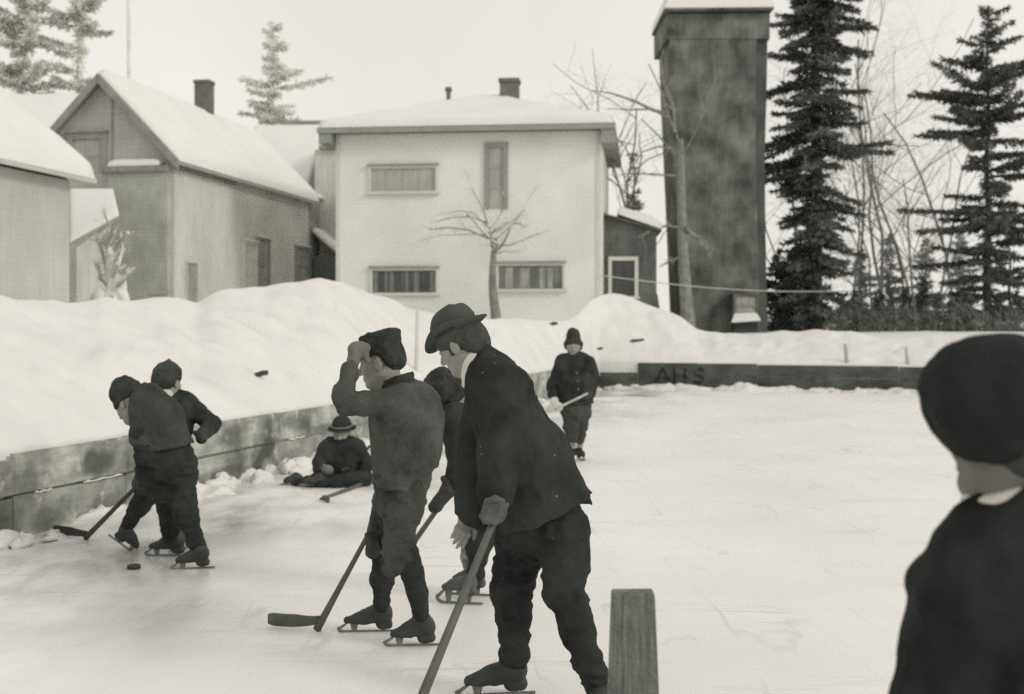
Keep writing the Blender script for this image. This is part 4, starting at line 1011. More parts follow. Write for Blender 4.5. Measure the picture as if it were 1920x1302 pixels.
# conifers on the left, coloured pale as if washed out by haze
D=60
spruce('spruce_tree','hazy pale spruce rising behind the barn roof beside the chimney',512,500,D,height(500,40,D),
   lambda t: np.interp(t,[0,.4,.52,.58,.66,.74,.80,.9,1],[2.2,2.2,2.3,1.6,2.1,1.8,1.3,.8,.12]),43,needles='needles_hazed',bark='bark_hazed',step=.62,nb=6,gaps=.34,dens=.7,droop=.22,leaf=.26,sprw=.075,start=.45,core=.2)
D=66
for xx,sd_,hh,lab in((38,51,-160,'hazy pale pine at the far left edge, wider of the two'),(148,53,-190,'hazy pale pine behind the barn peak, right of its wider twin')):
    spruce('pine_tree',lab,xx,480,D,height(480,hh,D),lambda t: np.interp(t,[0,.4,.55,.65,.75,.9,1],[1,1.4,2.0,2.2,2.5,1.6,.3]),sd_,needles='needles_hazed',bark='bark_hazed',step=.95,nb=6,gaps=.42,dens=.9,droop=-.06,leaf=.32,sprw=.10,start=.42,core=.12)

def bare_tree(name,label,base,H,seed,m='bark',tm='twig',r0=.12,spread=.6,lv=4,up=.35,lean=(0,0),snow=False,group='leafless trees behind the rink',nbr=(3,5),top=None,first=.25,curve=.12,thin=.62,limbs=()):
    r=np.random.default_rng(seed); base=np.asarray(base,float)
    t=root(name,base,label,'tree',group); big=TubeSet();fine=TubeSet();sn=TubeSet(); made=[0,0,0]
    def grow(p,d,L,rad,depth):
        n=6; pts=[p]; dd=d
        for i in range(n):
            dd=nrm(dd+r.normal(0,curve if depth==0 else max(curve,.15),3)+np.array([0,0,up*.12])); pts.append(pts[-1]+dd*L/n)
        (big if depth<=1 else fine).limb(pts,rad,rad*(.5 if depth else .4),6 if depth<2 else 3); made[0 if depth<=1 else 1]+=1
        if snow and depth==1:
            k=[q+np.array([0,0,rad*.9+.012]) for q in pts]; sn.limb(k,rad*.9+.014,rad*.4+.006,5); made[2]+=1
        if depth>=lv: return
        nb_=r.integers(nbr[0],nbr[1]+1)+(2 if depth==0 else 0)
        for k in range(nb_):
            u=r.uniform(first if depth==0 else .2,1.); q=u*n; i=min(int(q),n-1); b=pts[i]+(pts[i+1]-pts[i])*(q-i)
            ax=nrm(np.cross(dd,r.normal(size=3))); v=nrm(dd*(1-spread)+ax*spread+np.array([0,0,up*.3]))
            grow(b,v,L*r.uniform(.38,.62)*(1.15-.35*u),rad*(1-.55*u)*thin,depth+1)
    grow(base-np.array([0,0,.3]),nrm(np.array([lean[0],lean[1],1.])),H,r0,0)
    for pts,ra,rb in limbs:
        big.limb(pts,ra,rb,6); 
        for k in range(9 if not snow else 20):
            u=r.uniform(.2,1); q=u*(len(pts)-1); i=min(int(q),len(pts)-2); b=pts[i]+(pts[i+1]-pts[i])*(q-i); d=nrm(pts[i+1]-pts[i])
            grow(b,nrm(d+r.normal(0,.55,3)),r.uniform(.4,1.)*np.linalg.norm(pts[-1]-pts[0])*.35,rb*.7,max(2,lv-1))
        if snow: sn.limb([q+np.array([0,0,ra*.8]) for q in pts],ra*.85,rb*.9,5); made[2]+=1
    big.mb.build('trunk',M[m],t,True)
    if made[1]: fine.mb.build('branches',M[tm],t)
    if made[2]: sn.mb.build('branch_snow',M['roof_snow'],t,True)
    return t
# snow-laden young tree in front of the pale house
D=32.5; b=J(932,598,D)
Lm=[]
for pts,ra,rb in (([(916,447),(880,432),(840,427),(806,431)],0.0322,0.0090),([(912,418),(884,406),(850,408),(815,416)],0.0259,0.0066),([(920,462),(955,460),(992,445),(1030,432)],0.0238,0.0048),
                  ([(918,428),(940,400),(946,372),(934,350)],0.0259,0.0060),([(914,420),(905,390),(885,355),(876,325)],0.0217,0.0042),([(921,478),(945,472),(975,472)],0.0175,0.0042),([(918,440),(950,418),(975,420),(985,428)],0.0217,0.0048),([(915,436),(938,432),(968,408),(1010,345)],0.0196,0.0036),([(914,425),(890,400),(862,396),(826,402)],0.0196,0.0036),([(914,440),(870,440),(820,442),(778,455)],0.0154,0.0030)):
    Lm.append(([J(px_,py_,D+.5*math.sin(i*1.1+len(Lm)*2.3)*min(1,i)) for i,(px_,py_) in enumerate(pts)],ra,rb))
bare_tree('bare_tree','snow-laden young tree standing in front of the pale house',b,(598-425)*D/F,61,r0=.17,m='bark_pale',tm='frost_bark',lean=(-.07,0),lv=4,snow=True,first=.72,nbr=(3,5),spread=.62,up=.25,limbs=Lm,curve=.04,thin=.34)
# leaning bare trunk against the tower's left side
D=38.5; b=J(1292,612,D)
Lm=[]
for pts,ra,rb in (([(1256,214),(1225,207),(1190,190),(1150,176),(1112,170)],.07,.015),([(1256,222),(1222,205),(1180,206),(1140,204)],.05,.012),([(1268,330),(1225,327),(1180,325),(1165,328)],.035,.012),
                  ([(1285,428),(1250,424),(1222,430),(1196,446)],.05,.014),([(1285,428),(1310,450),(1335,478)],.06,.03),([(1262,280),(1235,275),(1205,285),(1190,305)],.04,.012),([(1285,480),(1262,486),(1238,500)],.045,.02),([(1265,250),(1262,200),(1246,160),(1238,120)],.06,.02)):
    Lm.append(([J(px_,py_,D+.4*math.sin(i*1.3+len(Lm)*1.9)*min(1,i)) for i,(px_,py_) in enumerate(pts)],ra,rb))
bare_tree('bare_tree','bare tree with a pale leaning trunk against the left side of the water tower',b,(612-240)*D/F,63,r0=.25,m='bark_pale',tm='twig',lean=(-.085,0),lv=4,first=.75,nbr=(2,3),spread=.6,up=.2,limbs=Lm,curve=.018,thin=.30)
bare_tree('bare_tree','slender bare tree between the dark annex and the leaning trunk',J(1240,606,41.5),7.3,65,r0=.07,m='bark_pale',lean=(-.04,0),lv=3,nbr=(3,4),spread=.55)
bare_tree('bare_tree','thin crooked bare tree just behind the pale house corner',J(1205,606,45),8.5,67,r0=.07,m='bark_pale',lean=(-.06,0),lv=3,nbr=(3,5),spread=.6)
for k,(x,y0,D,H,sd_,lab,ln) in enumerate(((1612,620,52,9.5,71,'wispy bare tree just right of the tallest spruce',.03),(1668,622,56,11.5,73,'tall wispy bare tree midway between the two dark spruces',-.02),
        (1722,622,47,6.2,75,'short bare tree with a dark stem left of the open spruce',.0),(1780,622,60,12,77,'fine twigged bare tree behind the open spruce',.02),(1642,622,60,15,79,'faint tall bare tree reaching up beside the tallest spruce',.03))):
    bare_tree('bare_tree',lab,J(x,y0,D),H,sd_,r0=.03+.0045*H,m='bark',lean=(ln,0),lv=4,nbr=(4,6),spread=.5,up=.25,curve=.12,thin=.45)
# young spruces and brush along the far edge of the yard
r=np.random.default_rng(81)
labs=['at the foot of the tallest spruce','behind the longer frosted stake','a little right of the longer stake','halfway between the two frosted stakes','just left of the shorter stake','behind the shorter frosted stake','right of the shorter stake','between the shorter stake and the open spruce','left of the open spruce trunk','under the open spruce','between the two right hand trunks','at the right edge behind the big cap']
for k,(x,yt,lab) in enumerate(zip((1578,1600,1622,1648,1672,1700,1730,1757,1786,1816,1872,1908),(560,548,572,545,556,540,520,552,566,550,556,548),labs)):
    D=46+r.uniform(0,9)
    spruce('young_spruce','small dark young spruce '+lab,x,630,D,height(630,yt,D),lambda t: np.interp(t,[0,.15,1],[.55,.62,.05]),90+k,step=.24,nb=6,gaps=.2,dens=.8,leaf=.17,sprw=.07,group='young spruces along the yard edge',core=.1)
for k,(x,y0,D,H,sd_,lab,ln) in enumerate(((1590,622,50,8.5,171,'fine twigged bare tree in the shadow of the tallest spruce',.05),(1630,622,54,7,173,'low spreading bare tree between the tallest spruce and the first stake',-.03),
        (1690,622,52,8,175,'low bare tree above the shorter frosted stake',.03),(1745,622,56,9,177,'twiggy bare tree just left of the open spruce',-.04),(1475,622,50,12,179,'bare tree seen through the gap between tower and tallest spruce',.0),(1705,622,66,15,181,'tallest wispy bare tree behind the two stakes',.02))):
    bare_tree('bare_tree',lab,J(x,y0,D),H,sd_,r0=.025+.004*H,m='bark',lean=(ln,0),lv=4,nbr=(5,7),spread=.62,up=.15,curve=.14,thin=.5,first=.12)
for k,(x,yt,D,lab) in enumerate(((1615,470,72,'soft grey spruce far behind the longer stake'),(1668,440,76,'soft grey spruce far behind, between the two stakes'),(1735,450,74,'soft grey spruce far behind the shorter stake'),(1800,430,78,'soft grey spruce far behind the open spruce'))):
    spruce('spruce_tree',lab,x,618,D,height(618,yt,D),lambda t: np.interp(t,[0,.15,1],[1.3,1.5,.08]),190+k,needles='needles_mid',step=.5,nb=6,gaps=.3,dens=.55,leaf=.3,sprw=.09,core=.15)
for k,(x,yt,lab) in enumerate(((1462,470,'close against the right foot of the water tower'),(1500,450,'filling the gap between water tower and tallest spruce'),(1488,520,'lowest of the three beside the water tower'))):
    D=44.5+k*.8
    spruce('young_spruce','bushy dark young spruce '+lab,x,626,D,height(626,yt,D),lambda t: np.interp(t,[0,.2,.7,1],[.85,.95,.6,.05]),120+k,step=.24,nb=7,gaps=.25,dens=.8,leaf=.2,sprw=.07,group='young spruces along the yard edge',core=.25)
# brush: dense low twigs
P=[];Dv=[];Ln=[]
for k in range(9000):
    x=r.uniform(1430,2150); D=r.uniform(43,60); b=J(x,624,D); hmax=(.35+1.35*float(fbm(x*.02,D*.2,2.,3))) 
    z=r.random()**1.3*hmax; P.append((b[0],b[1],1.1+z)); Dv.append(nrm(r.normal(0,.6,3)+np.array([0,0,.8]))); Ln.append(r.uniform(.2,.5))
P=np.array(P);Dv=np.array(Dv);Ln=np.array(Ln)
tag(leaf_mesh('brush',P,Dv,Ln,Ln*0+.03,M['needles'],None,r),kind='stuff')
# snow-laden sapling between lean-to and barn bay
D=30.5
Lm=[]
for pts,ra,rb in (([(204,520),(196,490),(190,465),(181,445)],.06,.02),([(206,480),(222,455),(236,442),(252,438)],.05,.015),([(208,530),(222,500),(230,470),(226,440)],.06,.02),([(206,500),(200,460),(206,430),(198,405)],.05,.015),
   ([(208,545),(188,520),(180,495)],.05,.015),([(210,550),(232,528),(242,505)],.05,.015),([(205,470),(214,440),(222,425)],.04,.012)):
    Lm.append(([J(x,y,D+.3*math.sin(i*1.3+len(Lm)*1.9)*min(1,i)) for i,(x,y) in enumerate(pts)],ra,rb))
t_=bare_tree('snowy_sapling','small sapling clotted with snow in front of the lean to',J(209,570,D),(570-470)*D/F,131,r0=.10,m='frost_bark',tm='frost_bark',lv=3,snow=True,nbr=(3,4),spread=.5,limbs=Lm,curve=.05,thin=.5,first=.3,group='snow-laden trees by the houses')
r=np.random.default_rng(4); S=Sdf()
for pts,ra,rb in Lm:
    for p in pts[:-1]:
        for k in range(2):
            S.ell(np.asarray(p)+r.normal(0,.05,3)+np.array([0,0,.03]),np.array([1.3,.9,.8])*r.uniform(.02,.035),k=.10)
S.chain([J(214,566,D),J(212,540,D),J(208,505,D),J(206,470,D)],[.20,.13,.10,.07],.1); S.chain([J(230,566,D),J(224,535,D),J(218,505,D)],[.18,.14,.06],.1); S.ell(J(188,562,D),(.25,.2,.28),k=.1)
S.build('clotted_snow',M['roof_snow'],t_,.03,folds=((.05,6,6,6),),seed=3)
# ------------------------------------------------------------------ people
Yv=np.array([0,1.,0]); Zv=np.array([0,0,1.])
FOLD=((.020,8,8,5),(.011,18,18,11),(.004,50,50,40)); FOLDS=((.016,9,9,7),(.010,20,20,16),(.005,55,55,55))
LEGF=((.016,8,8,18),(.012,18,18,34),(.005,50,50,60))
def person(label,pt):
    return None
def body_obj(label,S,h,extra,m='skin',group=None,seed=0):
    V,Q=S.mesh(h*.8,shrink=.017)
    for e,he in extra:
        v2,q2=e.mesh(he); Q=np.vstack([Q,q2+len(V)]); V=np.vstack([V,v2])
    o=mesh_obj('person',V,Q,M[m],None,True); return tag(o,label,'person',group)
GR='boys and man on the rink'

# ============ F: man in hat, leaning over his stick
B=4.80; j=lambda x,y,d=0.: J(x,y,B+d)
s=B/F
HC=j(864,645); HR=frame((-.78,.46,-.46),(-.38,.10,.92)); 
S=Sdf(); Sh=Sdf(); Pm=add_head(Sh,HC,HR,.94)
Sh.cone(Pm(0,-.03,-.06),j(897,700),.056,.062,.03)
S.cone(j(890,690),j(905,720),.06,.09); S.chain([j(918,715),j(950,800),j(1000,920),j(1018,975)],[.10,.13,.12,.10])
S.chain([j(945,728,-.17),j(937,850,-.28),j(928,928,-.27),j(928,955,-.27)],[.05,.042,.03,.028])
S.chain([j(905,725,.17),j(880,850,.15),j(884,962,.1)],[.05,.042,.03])
S.chain([j(990,985,.09),j(963,1105,.04),j(966,1250,.04)],[.06,.045,.032]); S.chain([j(1045,985,-.1),j(1060,1115,-.18),j(1124,1300,-.26)],[.06,.045,.032])
Hd=Sdf(); add_hand(Hd,j(879,966,.08),j(862,1012,.03)-j(879,966,.08),(.25,-.95,.15),side=-1,k=.86,curl=(.3,.40,.35),spread=.01)
Hd.cone(j(887,950,.1),j(879,970,.08),.030,.029,.015)
G2=Sdf(); 
man=body_obj('man in a dented felt hat and black coat leaning over a long stick',S,.012,[(Sh,.0036),(Hd,.0034)],group=GR)
# hair under the hat
S=Sdf(); S.ell(Pm(0,-.035,.015),(.080,.083,.080),HR,.02); S.ell(Pm(0,-.075,-.03),(.068,.038,.055),HR,.03)
S.below(Pm(0,.045,0),-(HR[1]*1.-HR[2]*.15),.3)
for q in(-1,1): S.cone(Pm(q*.074,.012,.015),Pm(q*.070,.016,-.028),.013,.008,.01)
S.build('hair',M['hair'],man,.0042,folds=((.004,60,60,60),),seed=2)
# hat: dented crown with a brim that dips in front and turns up behind
S=Sdf(); hb=Pm(0,-.005,.052); 
S.etube(hb,hb+HR[2]*.032-HR[1]*.004,(.088,.104),(.080,.096),HR[0],.02); S.ell(hb+HR[2]*.036+HR[1]*.052,(.056,.036,.024),HR,.02); S.ell(hb+HR[2]*.068-HR[1]*.034,(.060,.046,.034),HR,.025)
S.cone(hb+HR[2]*.086+HR[1]*.06,hb+HR[2]*.116-HR[1]*.05,.022,.018,.03,'sub')
S.build('felt_hat',M['hat'],man,.0042,folds=((.005,14,14,14),),seed=4)
hat=[c for c in man.children if c.name.startswith('felt_hat')][0]
V=[];Fs=[]; n=40
for i,(rr,zz) in enumerate(((.8,.006),(.93,.0),(1.18,.001),(1.38,.005),(1.42,.010),(1.36,.014),(1.18,.012),(.93,.014),(.8,.02))):
    for k in range(n):
        a=2*math.pi*k/n; ca,sa=math.cos(a),math.sin(a)
        z=zz-.014*max(0,sa)**2*(rr-.8)*2+.085*abs(ca)**3*max(0,rr-.9)+.012*max(0,-sa)**2*(rr-.8)
        V.append(hb+HR[0]*(.088*(rr-.10*max(0,rr-.95)*abs(ca)**2*4)*ca)+HR[1]*(.102*rr*sa+.002)+HR[2]*(z-.012))
for i in range(8):
    for k in range(n): Fs.append((i*n+k,i*n+(k+1)%n,(i+1)*n+(k+1)%n,(i+1)*n+k))
mesh_obj('brim',np.array(V),Fs,M['hat'],hat,True)
mb=MB(); ring=[hb+HR[2]*.010+HR[0]*.0905*math.cos(a)+HR[1]*(.1065*math.sin(a)) for a in np.linspace(0,2*math.pi,33)]; mb.tube(ring,.009,6); mb.build('hat_band',M['coat'],hat,True)
# coat
S=Sdf()
S.etube(j(921,706),j(945,762),(.165,.088),(.205,.125),Yv,.05); S.etube(j(945,762),j(982,852),(.205,.125),(.195,.168),Yv,.05)
S.etube(j(982,852),j(1028,960),(.195,.168),(.215,.188),Yv,.05,flat=True)
S.cone(j(1082,925,-.02),j(1110,946,.02),.034,.010,.03)
S.cone(j(938,722,-.17),j(906,718,.17),.082,.082,.05)
S.chain([j(945,728,-.13),j(938,850,-.235),j(928,925,-.28)],[.084,.072,.060],.07); S.cone(j(928,920,-.28),j(927,934,-.285),.060,.058,.01)
S.chain([j(907,728,.17),j(886,850,.14),j(890,952,.10),j(886,972,.10)],[.080,.072,.062,.060],.04)
S.below(j(876,978,.1),j(905,950,.1)-j(876,984,.1),.075)
S.etube(j(915,700),j(896,662),(.105,.072),(.074,.056),Yv,.03)
S.build('coat',M['coat'],man,.0085,folds=FOLD,seed=11)
coat=[c for c in man.children if c.name.startswith('coat')][0]
mb=MB()
for k,(x,y,d) in enumerate(((905,925,-.355),(951,921,-.30))): pass
S=Sdf(); S.cone(j(906,925,-.295),j(950,922,-.295),.056,.056,.02); S.ell(j(928,924,-.29),(.064,.064,.022),frame((0,1,0),nrm(j(928,928,-.27)-j(937,850,-.28))),.01)
# white shirt collar at the throat
S=Sdf(); S.etube(Pm(0,-.03,-.088),Pm(0,-.026,-.112),(.062,.066),(.064,.068),HR[0],.01); S.cone(j(874,697,-.02),j(872,722,-.02),.017,.013,.02); S.build('shirt_collar',M['linen'],man,.005)
# trousers
S=Sdf(); S.etube(j(1012,930),j(1018,985),(.17,.15),(.178,.155),Yv,.04); S.ell(j(1020,990),(.155,.155,.10),None,.05)
S.chain([j(978,985,.09),j(968,1050,.06),j(960,1108,.04),j(963,1160,.04),j(964,1236,.04)],[.098,.090,.072,.064,.056],.03)
S.cone(j(963,1205,.04),j(964,1234,.04),.060,.059,.012); S.cone(j(953,1103,.02),j(955,1115,.02),.06,.055,.03)
S.chain([j(1053,985,-.1),j(1057,1050,-.14),j(1058,1112,-.18),j(1083,1185,-.22),j(1122,1298,-.26)],[.096,.088,.075,.062,.050],.03)
S.cone(j(1110,1255,-.25),j(1118,1276,-.26),.052,.050,.012)
S.build('trousers',M['trouser'],man,.008,folds=LEGF,seed=13)
za=.05
boot(man,j(968,1252,.04),np.array([*j(986,1290,.05)[:2],za]),np.array([*j(868,1292,.0)[:2],za]),M['boot'],1.08,.006,seed=1)
p=j(1128,1312,-.27); boot(man,p,np.array([p[0]+.06,p[1]+.02,.045]),np.array([p[0]-.13,p[1]-.17,.045]),M['boot'],1.08,.006,seed=2)
# gloved near hand closed round the stick
SB=j(941,940,-.30); 
hl=np.array([(745-CX)/F*4.13,4.13,.005])
S=Sdf(); gp=j(929,958,-.30); ax=nrm(hl-SB)
S.ell(gp+np.array([-.004,.0,-.0]),(.043,.036,.052),None,.02); S.cone(j(927,930,-.29),gp,.036,.038,.02)
for k in range(4):
    c=gp+ax*(-.030+.021*k); S.chain([c+np.array([-.036,-.012,.012]),c+np.array([-.024,-.040,.0]),c+np.array([.012,-.046,-.004]),c+np.array([.030,-.026,0])],[.0115,.012,.0115,.010],.006)
S.chain([gp+np.array([-.028,-.02,.035]),gp+np.array([0,-.042,.050]),gp+np.array([.026,-.036,.042])],[.014,.0125,.0105],.008)
S.build('glove',M['boot_grey'],man,.0042,folds=((.003,40,40,40),))
stick('hockey_stick','long wooden stick held by the man in the hat, reaching past the photo bottom',SB,hl,hl+np.array([-.30,-.06,0.0]),.023,.044,.065)

# ============ D: boy shading his eyes
B=5.62; j=lambda x,y,d=0.: J(x,y,B+d)
HC=j(714,680); HR=frame((-.93,.22,-.20),(-.06,.05,1)); kk=.96
S=Sdf();Sh=Sdf(); Pm=add_head(Sh,HC,HR,kk); Sh.cone(Pm(0,-.03,-.06),j(738,735),.05,.055,.03)
S.chain([j(742,735),j(755,800),j(757,900),j(752,940)],[.07,.12,.12,.11]); 
S.chain([j(738,756,-.12),j(647,754,-.22),j(657,688,-.16)],[.04,.034,.026]); S.chain([j(765,740,.16),j(735,860,.2),j(712,960,.17),j(702,1010,.12)],[.045,.04,.032,.03])
S.chain([j(765,930,-.08),j(756,1045,-.12),j(774,1075,-.11),j(789,1150,-.1)],[.06,.045,.036,.028]); S.chain([j(738,930,.12),j(716,1065,.15),j(716,1130,.17)],[.055,.035,.028])
boy=body_obj('boy in a grey sweater and tall fur cap raising a hand to his brow',S,.012,[(Sh,.0042)],group=GR)
# cap
S=Sdf(); cb=Pm(0,-.015,.046)
S.etube(cb+HR[2]*.0,cb+HR[2]*.080,(.093,.095),(.092,.092),HR[0],.02); S.ell(cb+HR[2]*.075-HR[1]*.01,(.084,.082,.035),HR,.03)
S.below(cb+HR[2]*.093,-HR[2]-HR[1]*.06,.2,.02); S.below(cb-HR[2]*.012,HR[2]-HR[1]*.0,.2,.01)
S.ell(cb-HR[2]*.035-HR[1]*.048,(.086,.056,.060),HR,.03)
S.build('fur_cap',M['knit'],boy,.005,folds=((.008,20,20,20),(.005,55,55,55)),seed=5)
# sweater
S=Sdf(); Sd=nrm((.25,.95,0))
S.etube(j(756,758),j(758,785),(.15,.10),(.17,.146),Sd,.05); S.etube(j(758,785),j(762,840),(.17,.146),(.165,.140),Sd,.05)
S.etube(j(762,840),j(752,912),(.165,.142),(.17,.126),Sd,.05,flat=True)
S.ell(j(795,775,.02),(.075,.10,.13),None,.06); S.ell(j(806,815,.05),(.05,.08,.09),None,.05)
S.cone(j(752,760,-.11),j(782,750,.13),.068,.078,.05)
S.chain([j(738,756,-.12),j(650,756,-.22),j(643,747,-.22),j(656,697,-.16)],[.060,.050,.047,.038],.015)
S.chain([j(768,748,.17),j(738,860,.21),j(712,965,.17)],[.07,.056,.045],.03)
S.cone(j(657,690,-.16),j(656,700,-.16),.040,.042,.012)
S.build('sweater',M['sweater'],boy,.008,folds=FOLDS,seed=15)
S=Sdf(); S.etube(j(752,748),j(745,712),(.092,.090),(.080,.080),HR[0],.03); S.cone(j(752,712,.02),j(758,724),.03,.03,.03); S.below(j(740,706),nrm(np.array([.25,0,-1.])),.14); S.build('roll_collar',M['knit'],boy,.006,folds=((.008,20,20,50),),seed=6)
# raised hand in a pale mitten, at the peak of the cap
S=Sdf(); w_=j(657,690,-.16); S.etube(w_,j(668,662,-.12),(.030,.026),(.040,.030),Yv,.02); S.ell(j(673,655,-.11),(.050,.042,.036),None,.025); S.cone(j(680,660,-.13),j(690,676,-.13),.018,.014,.015)
for k in range(4): S.cone(j(671,650,-.13+.022*k),j(690,652-2*k,-.12+.02*k),.0125,.0105,.01)
S.build('mitten',M['glove_pale'],boy,.005,folds=((.005,30,30,30),))
# far hand mitten on the stick
SBd=j(694,996,.12); hl=np.array([(594-CX)/F*5.86,5.86,.006]); ax=nrm(hl-SBd)
S=Sdf(); S.chain([j(713,955,.17),j(703,1000,.13)],[.040,.036]); S.etube(j(704,995,.13),j(700,1036,.11),(.036,.030),(.040,.034),Yv,.02); S.cone(j(700,1004,.10),j(688,1003,.06),.014,.013,.01)
for k in range(3): S.cone(j(697,1016+9*k,.08),j(690,1020+9*k,.10),.014,.013,.01)
S.build('mitten',M['glove'],boy,.005,folds=((.004,30,30,30),))
# knickers, stockings
S=Sdf(); S.etube(j(751,905),j(750,945),(.15,.112),(.15,.098),Sd,.04)
S.chain([j(763,935,-.08),j(749,1000,-.10),j(748,1040,-.11)],[.086,.066,.066],.03); S.cone(j(750,1042,-.11),j(763,1052,-.11),.062,.044,.03); S.cone(j(740,1060,-.1),j(730,1068,-.08),.045,.03,.03)
S.chain([j(738,935,.12),j(727,1000,.14),j(720,1062,.15)],[.080,.058,.048],.03)
S.build('knickers',M['sweater_mid'],boy,.008,folds=LEGF,seed=17)
S=Sdf(); S.chain([j(764,1040,-.11),j(772,1072,-.11),j(783,1110,-.10),j(789,1152,-.1)],[.055,.050,.045,.037],.02); S.build('stocking',M['sock'],boy,.006,folds=((.005,20,20,40),),seed=7)
S=Sdf(); S.chain([j(717,1045,.15),j(716,1085,.15),j(716,1135,.17)],[.048,.046,.038],.02); S.cone(j(710,1088,.14),j(724,1088,.16),.042,.042,.02); S.build('stocking',M['sock'],boy,.006,folds=((.008,20,20,40),),seed=8)
D1=ground_depth(1213); a=j(790,1156,-.08); boot(boy,a,np.array([(814-CX)/F*D1,D1+.02,.042]),np.array([(730-CX)/F*D1,D1,.042]),M['boot'],.95,.006,seed=3)
D1=ground_depth(1186); a=j(716,1138,.18); boot(boy,a,np.array([(734-CX)/F*D1,D1+.02,.040]),np.array([(643-CX)/F*D1,D1,.040]),M['boot'],.95,.006,seed=4)
stick('hockey_stick','dark stick with a wide blade reaching ahead of the boy shading his eyes',SBd,hl,np.array([(499-CX)/F*5.92,5.92,.008]),.020,.038,.062)

# ============ E: bent boy half hidden behind the man
B=6.5; j=lambda x,y,d=0.: J(x,y,B+d)
HC=j(838,742); HR=frame((-.62,.30,-.72),(-.5,.2,.8)); 
S=Sdf();Sh=Sdf(); Pm=add_head(Sh,HC,HR,.9); Sh.cone(Pm(0,-.03,-.06),j(862,780),.05,.055,.03)
S.chain([j(865,785),j(900,860),j(915,925)],[.08,.12,.11]); S.chain([j(850,790,-.1),j(858,870,-.12),j(838,925,-.2)],[.045,.038,.03]); S.chain([j(880,790,.14),j(880,880,.12),j(862,905,0)],[.045,.038,.03])
S.chain([j(905,930,.08),j(886,1020,.12),j(886,1080,.2)],[.055,.038,.028]); S.chain([j(925,930,-.08),j(895,1030,-.02),j(888,1090,-.02)],[.055,.038,.028])
boy=body_obj('bent boy in a round knit cap half hidden behind the man with the hat',S,.012,[(Sh,.005)],group=GR)
S=Sdf(); cb=Pm(0,-.015,.035); S.ell(cb+HR[2]*.03,(.098,.110,.085),HR,.03); S.etube(cb-HR[2]*.03,cb+HR[2]*.012,(.097,.107),(.100,.111),HR[0],.015); S.build('knit_cap',M['knit'],boy,.006,folds=((.010,25,25,25),(.005,60,60,60)),seed=9)
S=Sdf(); S.etube(j(858,782),j(882,840),(.15,.085),(.165,.12),Yv,.05); S.etube(j(882,840),j(908,925),(.165,.12),(.165,.135),Yv,.05,flat=True); S.cone(j(850,785,-.1),j(870,782,.12),.07,.07,.05)
S.chain([j(850,790,-.12),j(860,868,-.15),j(852,905,-.2)],[.072,.06,.05],.03); S.chain([j(875,790,.14),j(878,870,.14),j(866,900,.02)],[.07,.058,.048],.03)
S.build('jacket',M['jacket'],boy,.009,folds=FOLDS,seed=19)
SBe=j(866,889,-.16); He=np.array([(738-CX)/F*7.25,7.25,.006])
S=Sdf(); S.cone(j(856,902,-.19),j(842,917,-.2),.046,.040,.02); S.etube(j(845,913,-.21),j(816,950,-.22),(.040,.036),(.038,.036),Yv,.02); S.cone(j(838,905,-.22),j(832,898,-.22),.022,.018,.015)
S.build('mitten',M['glove'],boy,.006,folds=((.006,30,30,30),),seed=3)
S=Sdf(); S.etube(j(905,915),j(912,950),(.15,.12),(.15,.11),Yv,.04); S.chain([j(905,940,.08),j(890,1000,.1),j(886,1030,.14)],[.085,.065,.05],.03); S.chain([j(925,940,-.08),j(898,1020,-.04),j(892,1075,-.0)],[.085,.062,.048],.03)
S.build('trousers',M['jacket'],boy,.009,folds=LEGF,seed=21)
S=Sdf(); S.chain([j(883,1010,.13),j(880,1045,.16),j(884,1085,.2)],[.050,.045,.036],.02); S.build('patterned_stocking',M['sock_pale'],boy,.007,folds=((.006,20,20,40),))
S=Sdf(); S.chain([j(892,1065,-.0),j(888,1092,-.0)],[.046,.042],.02); S.build('stocking',M['sock'],boy,.007)
D1=ground_depth(1135); a=j(884,1092,.0); boot(boy,a,np.array([(893-CX)/F*D1,D1,.075]),np.array([(826-CX)/F*D1,D1+.03,.075]),M['boot_grey'],.95,.006,.075,seed=5)
D1=ground_depth(1119); a=j(893,1080,.22); boot(boy,a,np.array([(909-CX)/F*D1,D1,.075]),np.array([(846-CX)/F*D1,D1+.03,.075]),M['boot_grey'],.95,.006,.075,seed=6)
S=Sdf(); 
stick('hockey_stick','thin stick gripped in a dark mitten behind the boy shading his eyes',SBe,He,He+np.array([.03,.27,0]),.022,.034,.055)

# ============ A: boy bent over, seen from the side by the left boards
B=7.55; j=lambda x,y,d=0.: J(x,y,B+d)
HC=j(243,757); HR=frame((-.72,.42,-.60),(-.5,.3,.8)); kk=.95
S=Sdf();Sh=Sdf(); Pm=add_head(Sh,HC,HR,kk); Sh.cone(Pm(0,-.03,-.06),j(272,760),.052,.058,.03)
S.chain([j(282,770),j(300,810),j(316,870),j(318,900)],[.08,.10,.10,.09]); S.chain([j(268,775,-.08),j(268,850,-.14),j(268,905,-.1)],[.045,.04,.03]); S.chain([j(290,770,.16),j(275,850,.2),j(266,905,.1)],[.045,.04,.03])
S.chain([j(310,905,.10),j(318,965,.1),j(319,1006,.12)],[.055,.042,.03]); S.chain([j(338,905,-.08),j(348,970,-.16),j(373,1028,-.18)],[.055,.042,.03])
boy=body_obj('boy in a boxy knit cap bent low over his stick near the left boards',S,.012,[(Sh,.005)],group=GR)
S=Sdf(); cb=Pm(0,-.012,.035); S.etube(cb-HR[2]*.01,cb+HR[2]*.06,(.088,.098),(.084,.092),HR[0],.03); S.ell(cb+HR[2]*.06,(.084,.092,.03),HR,.03); S.etube(cb-HR[2]*.01,cb+HR[2]*.03,(.094,.103),(.092,.101),HR[0],.015); S.below(cb-HR[2]*.03,HR[2],.2,.01)
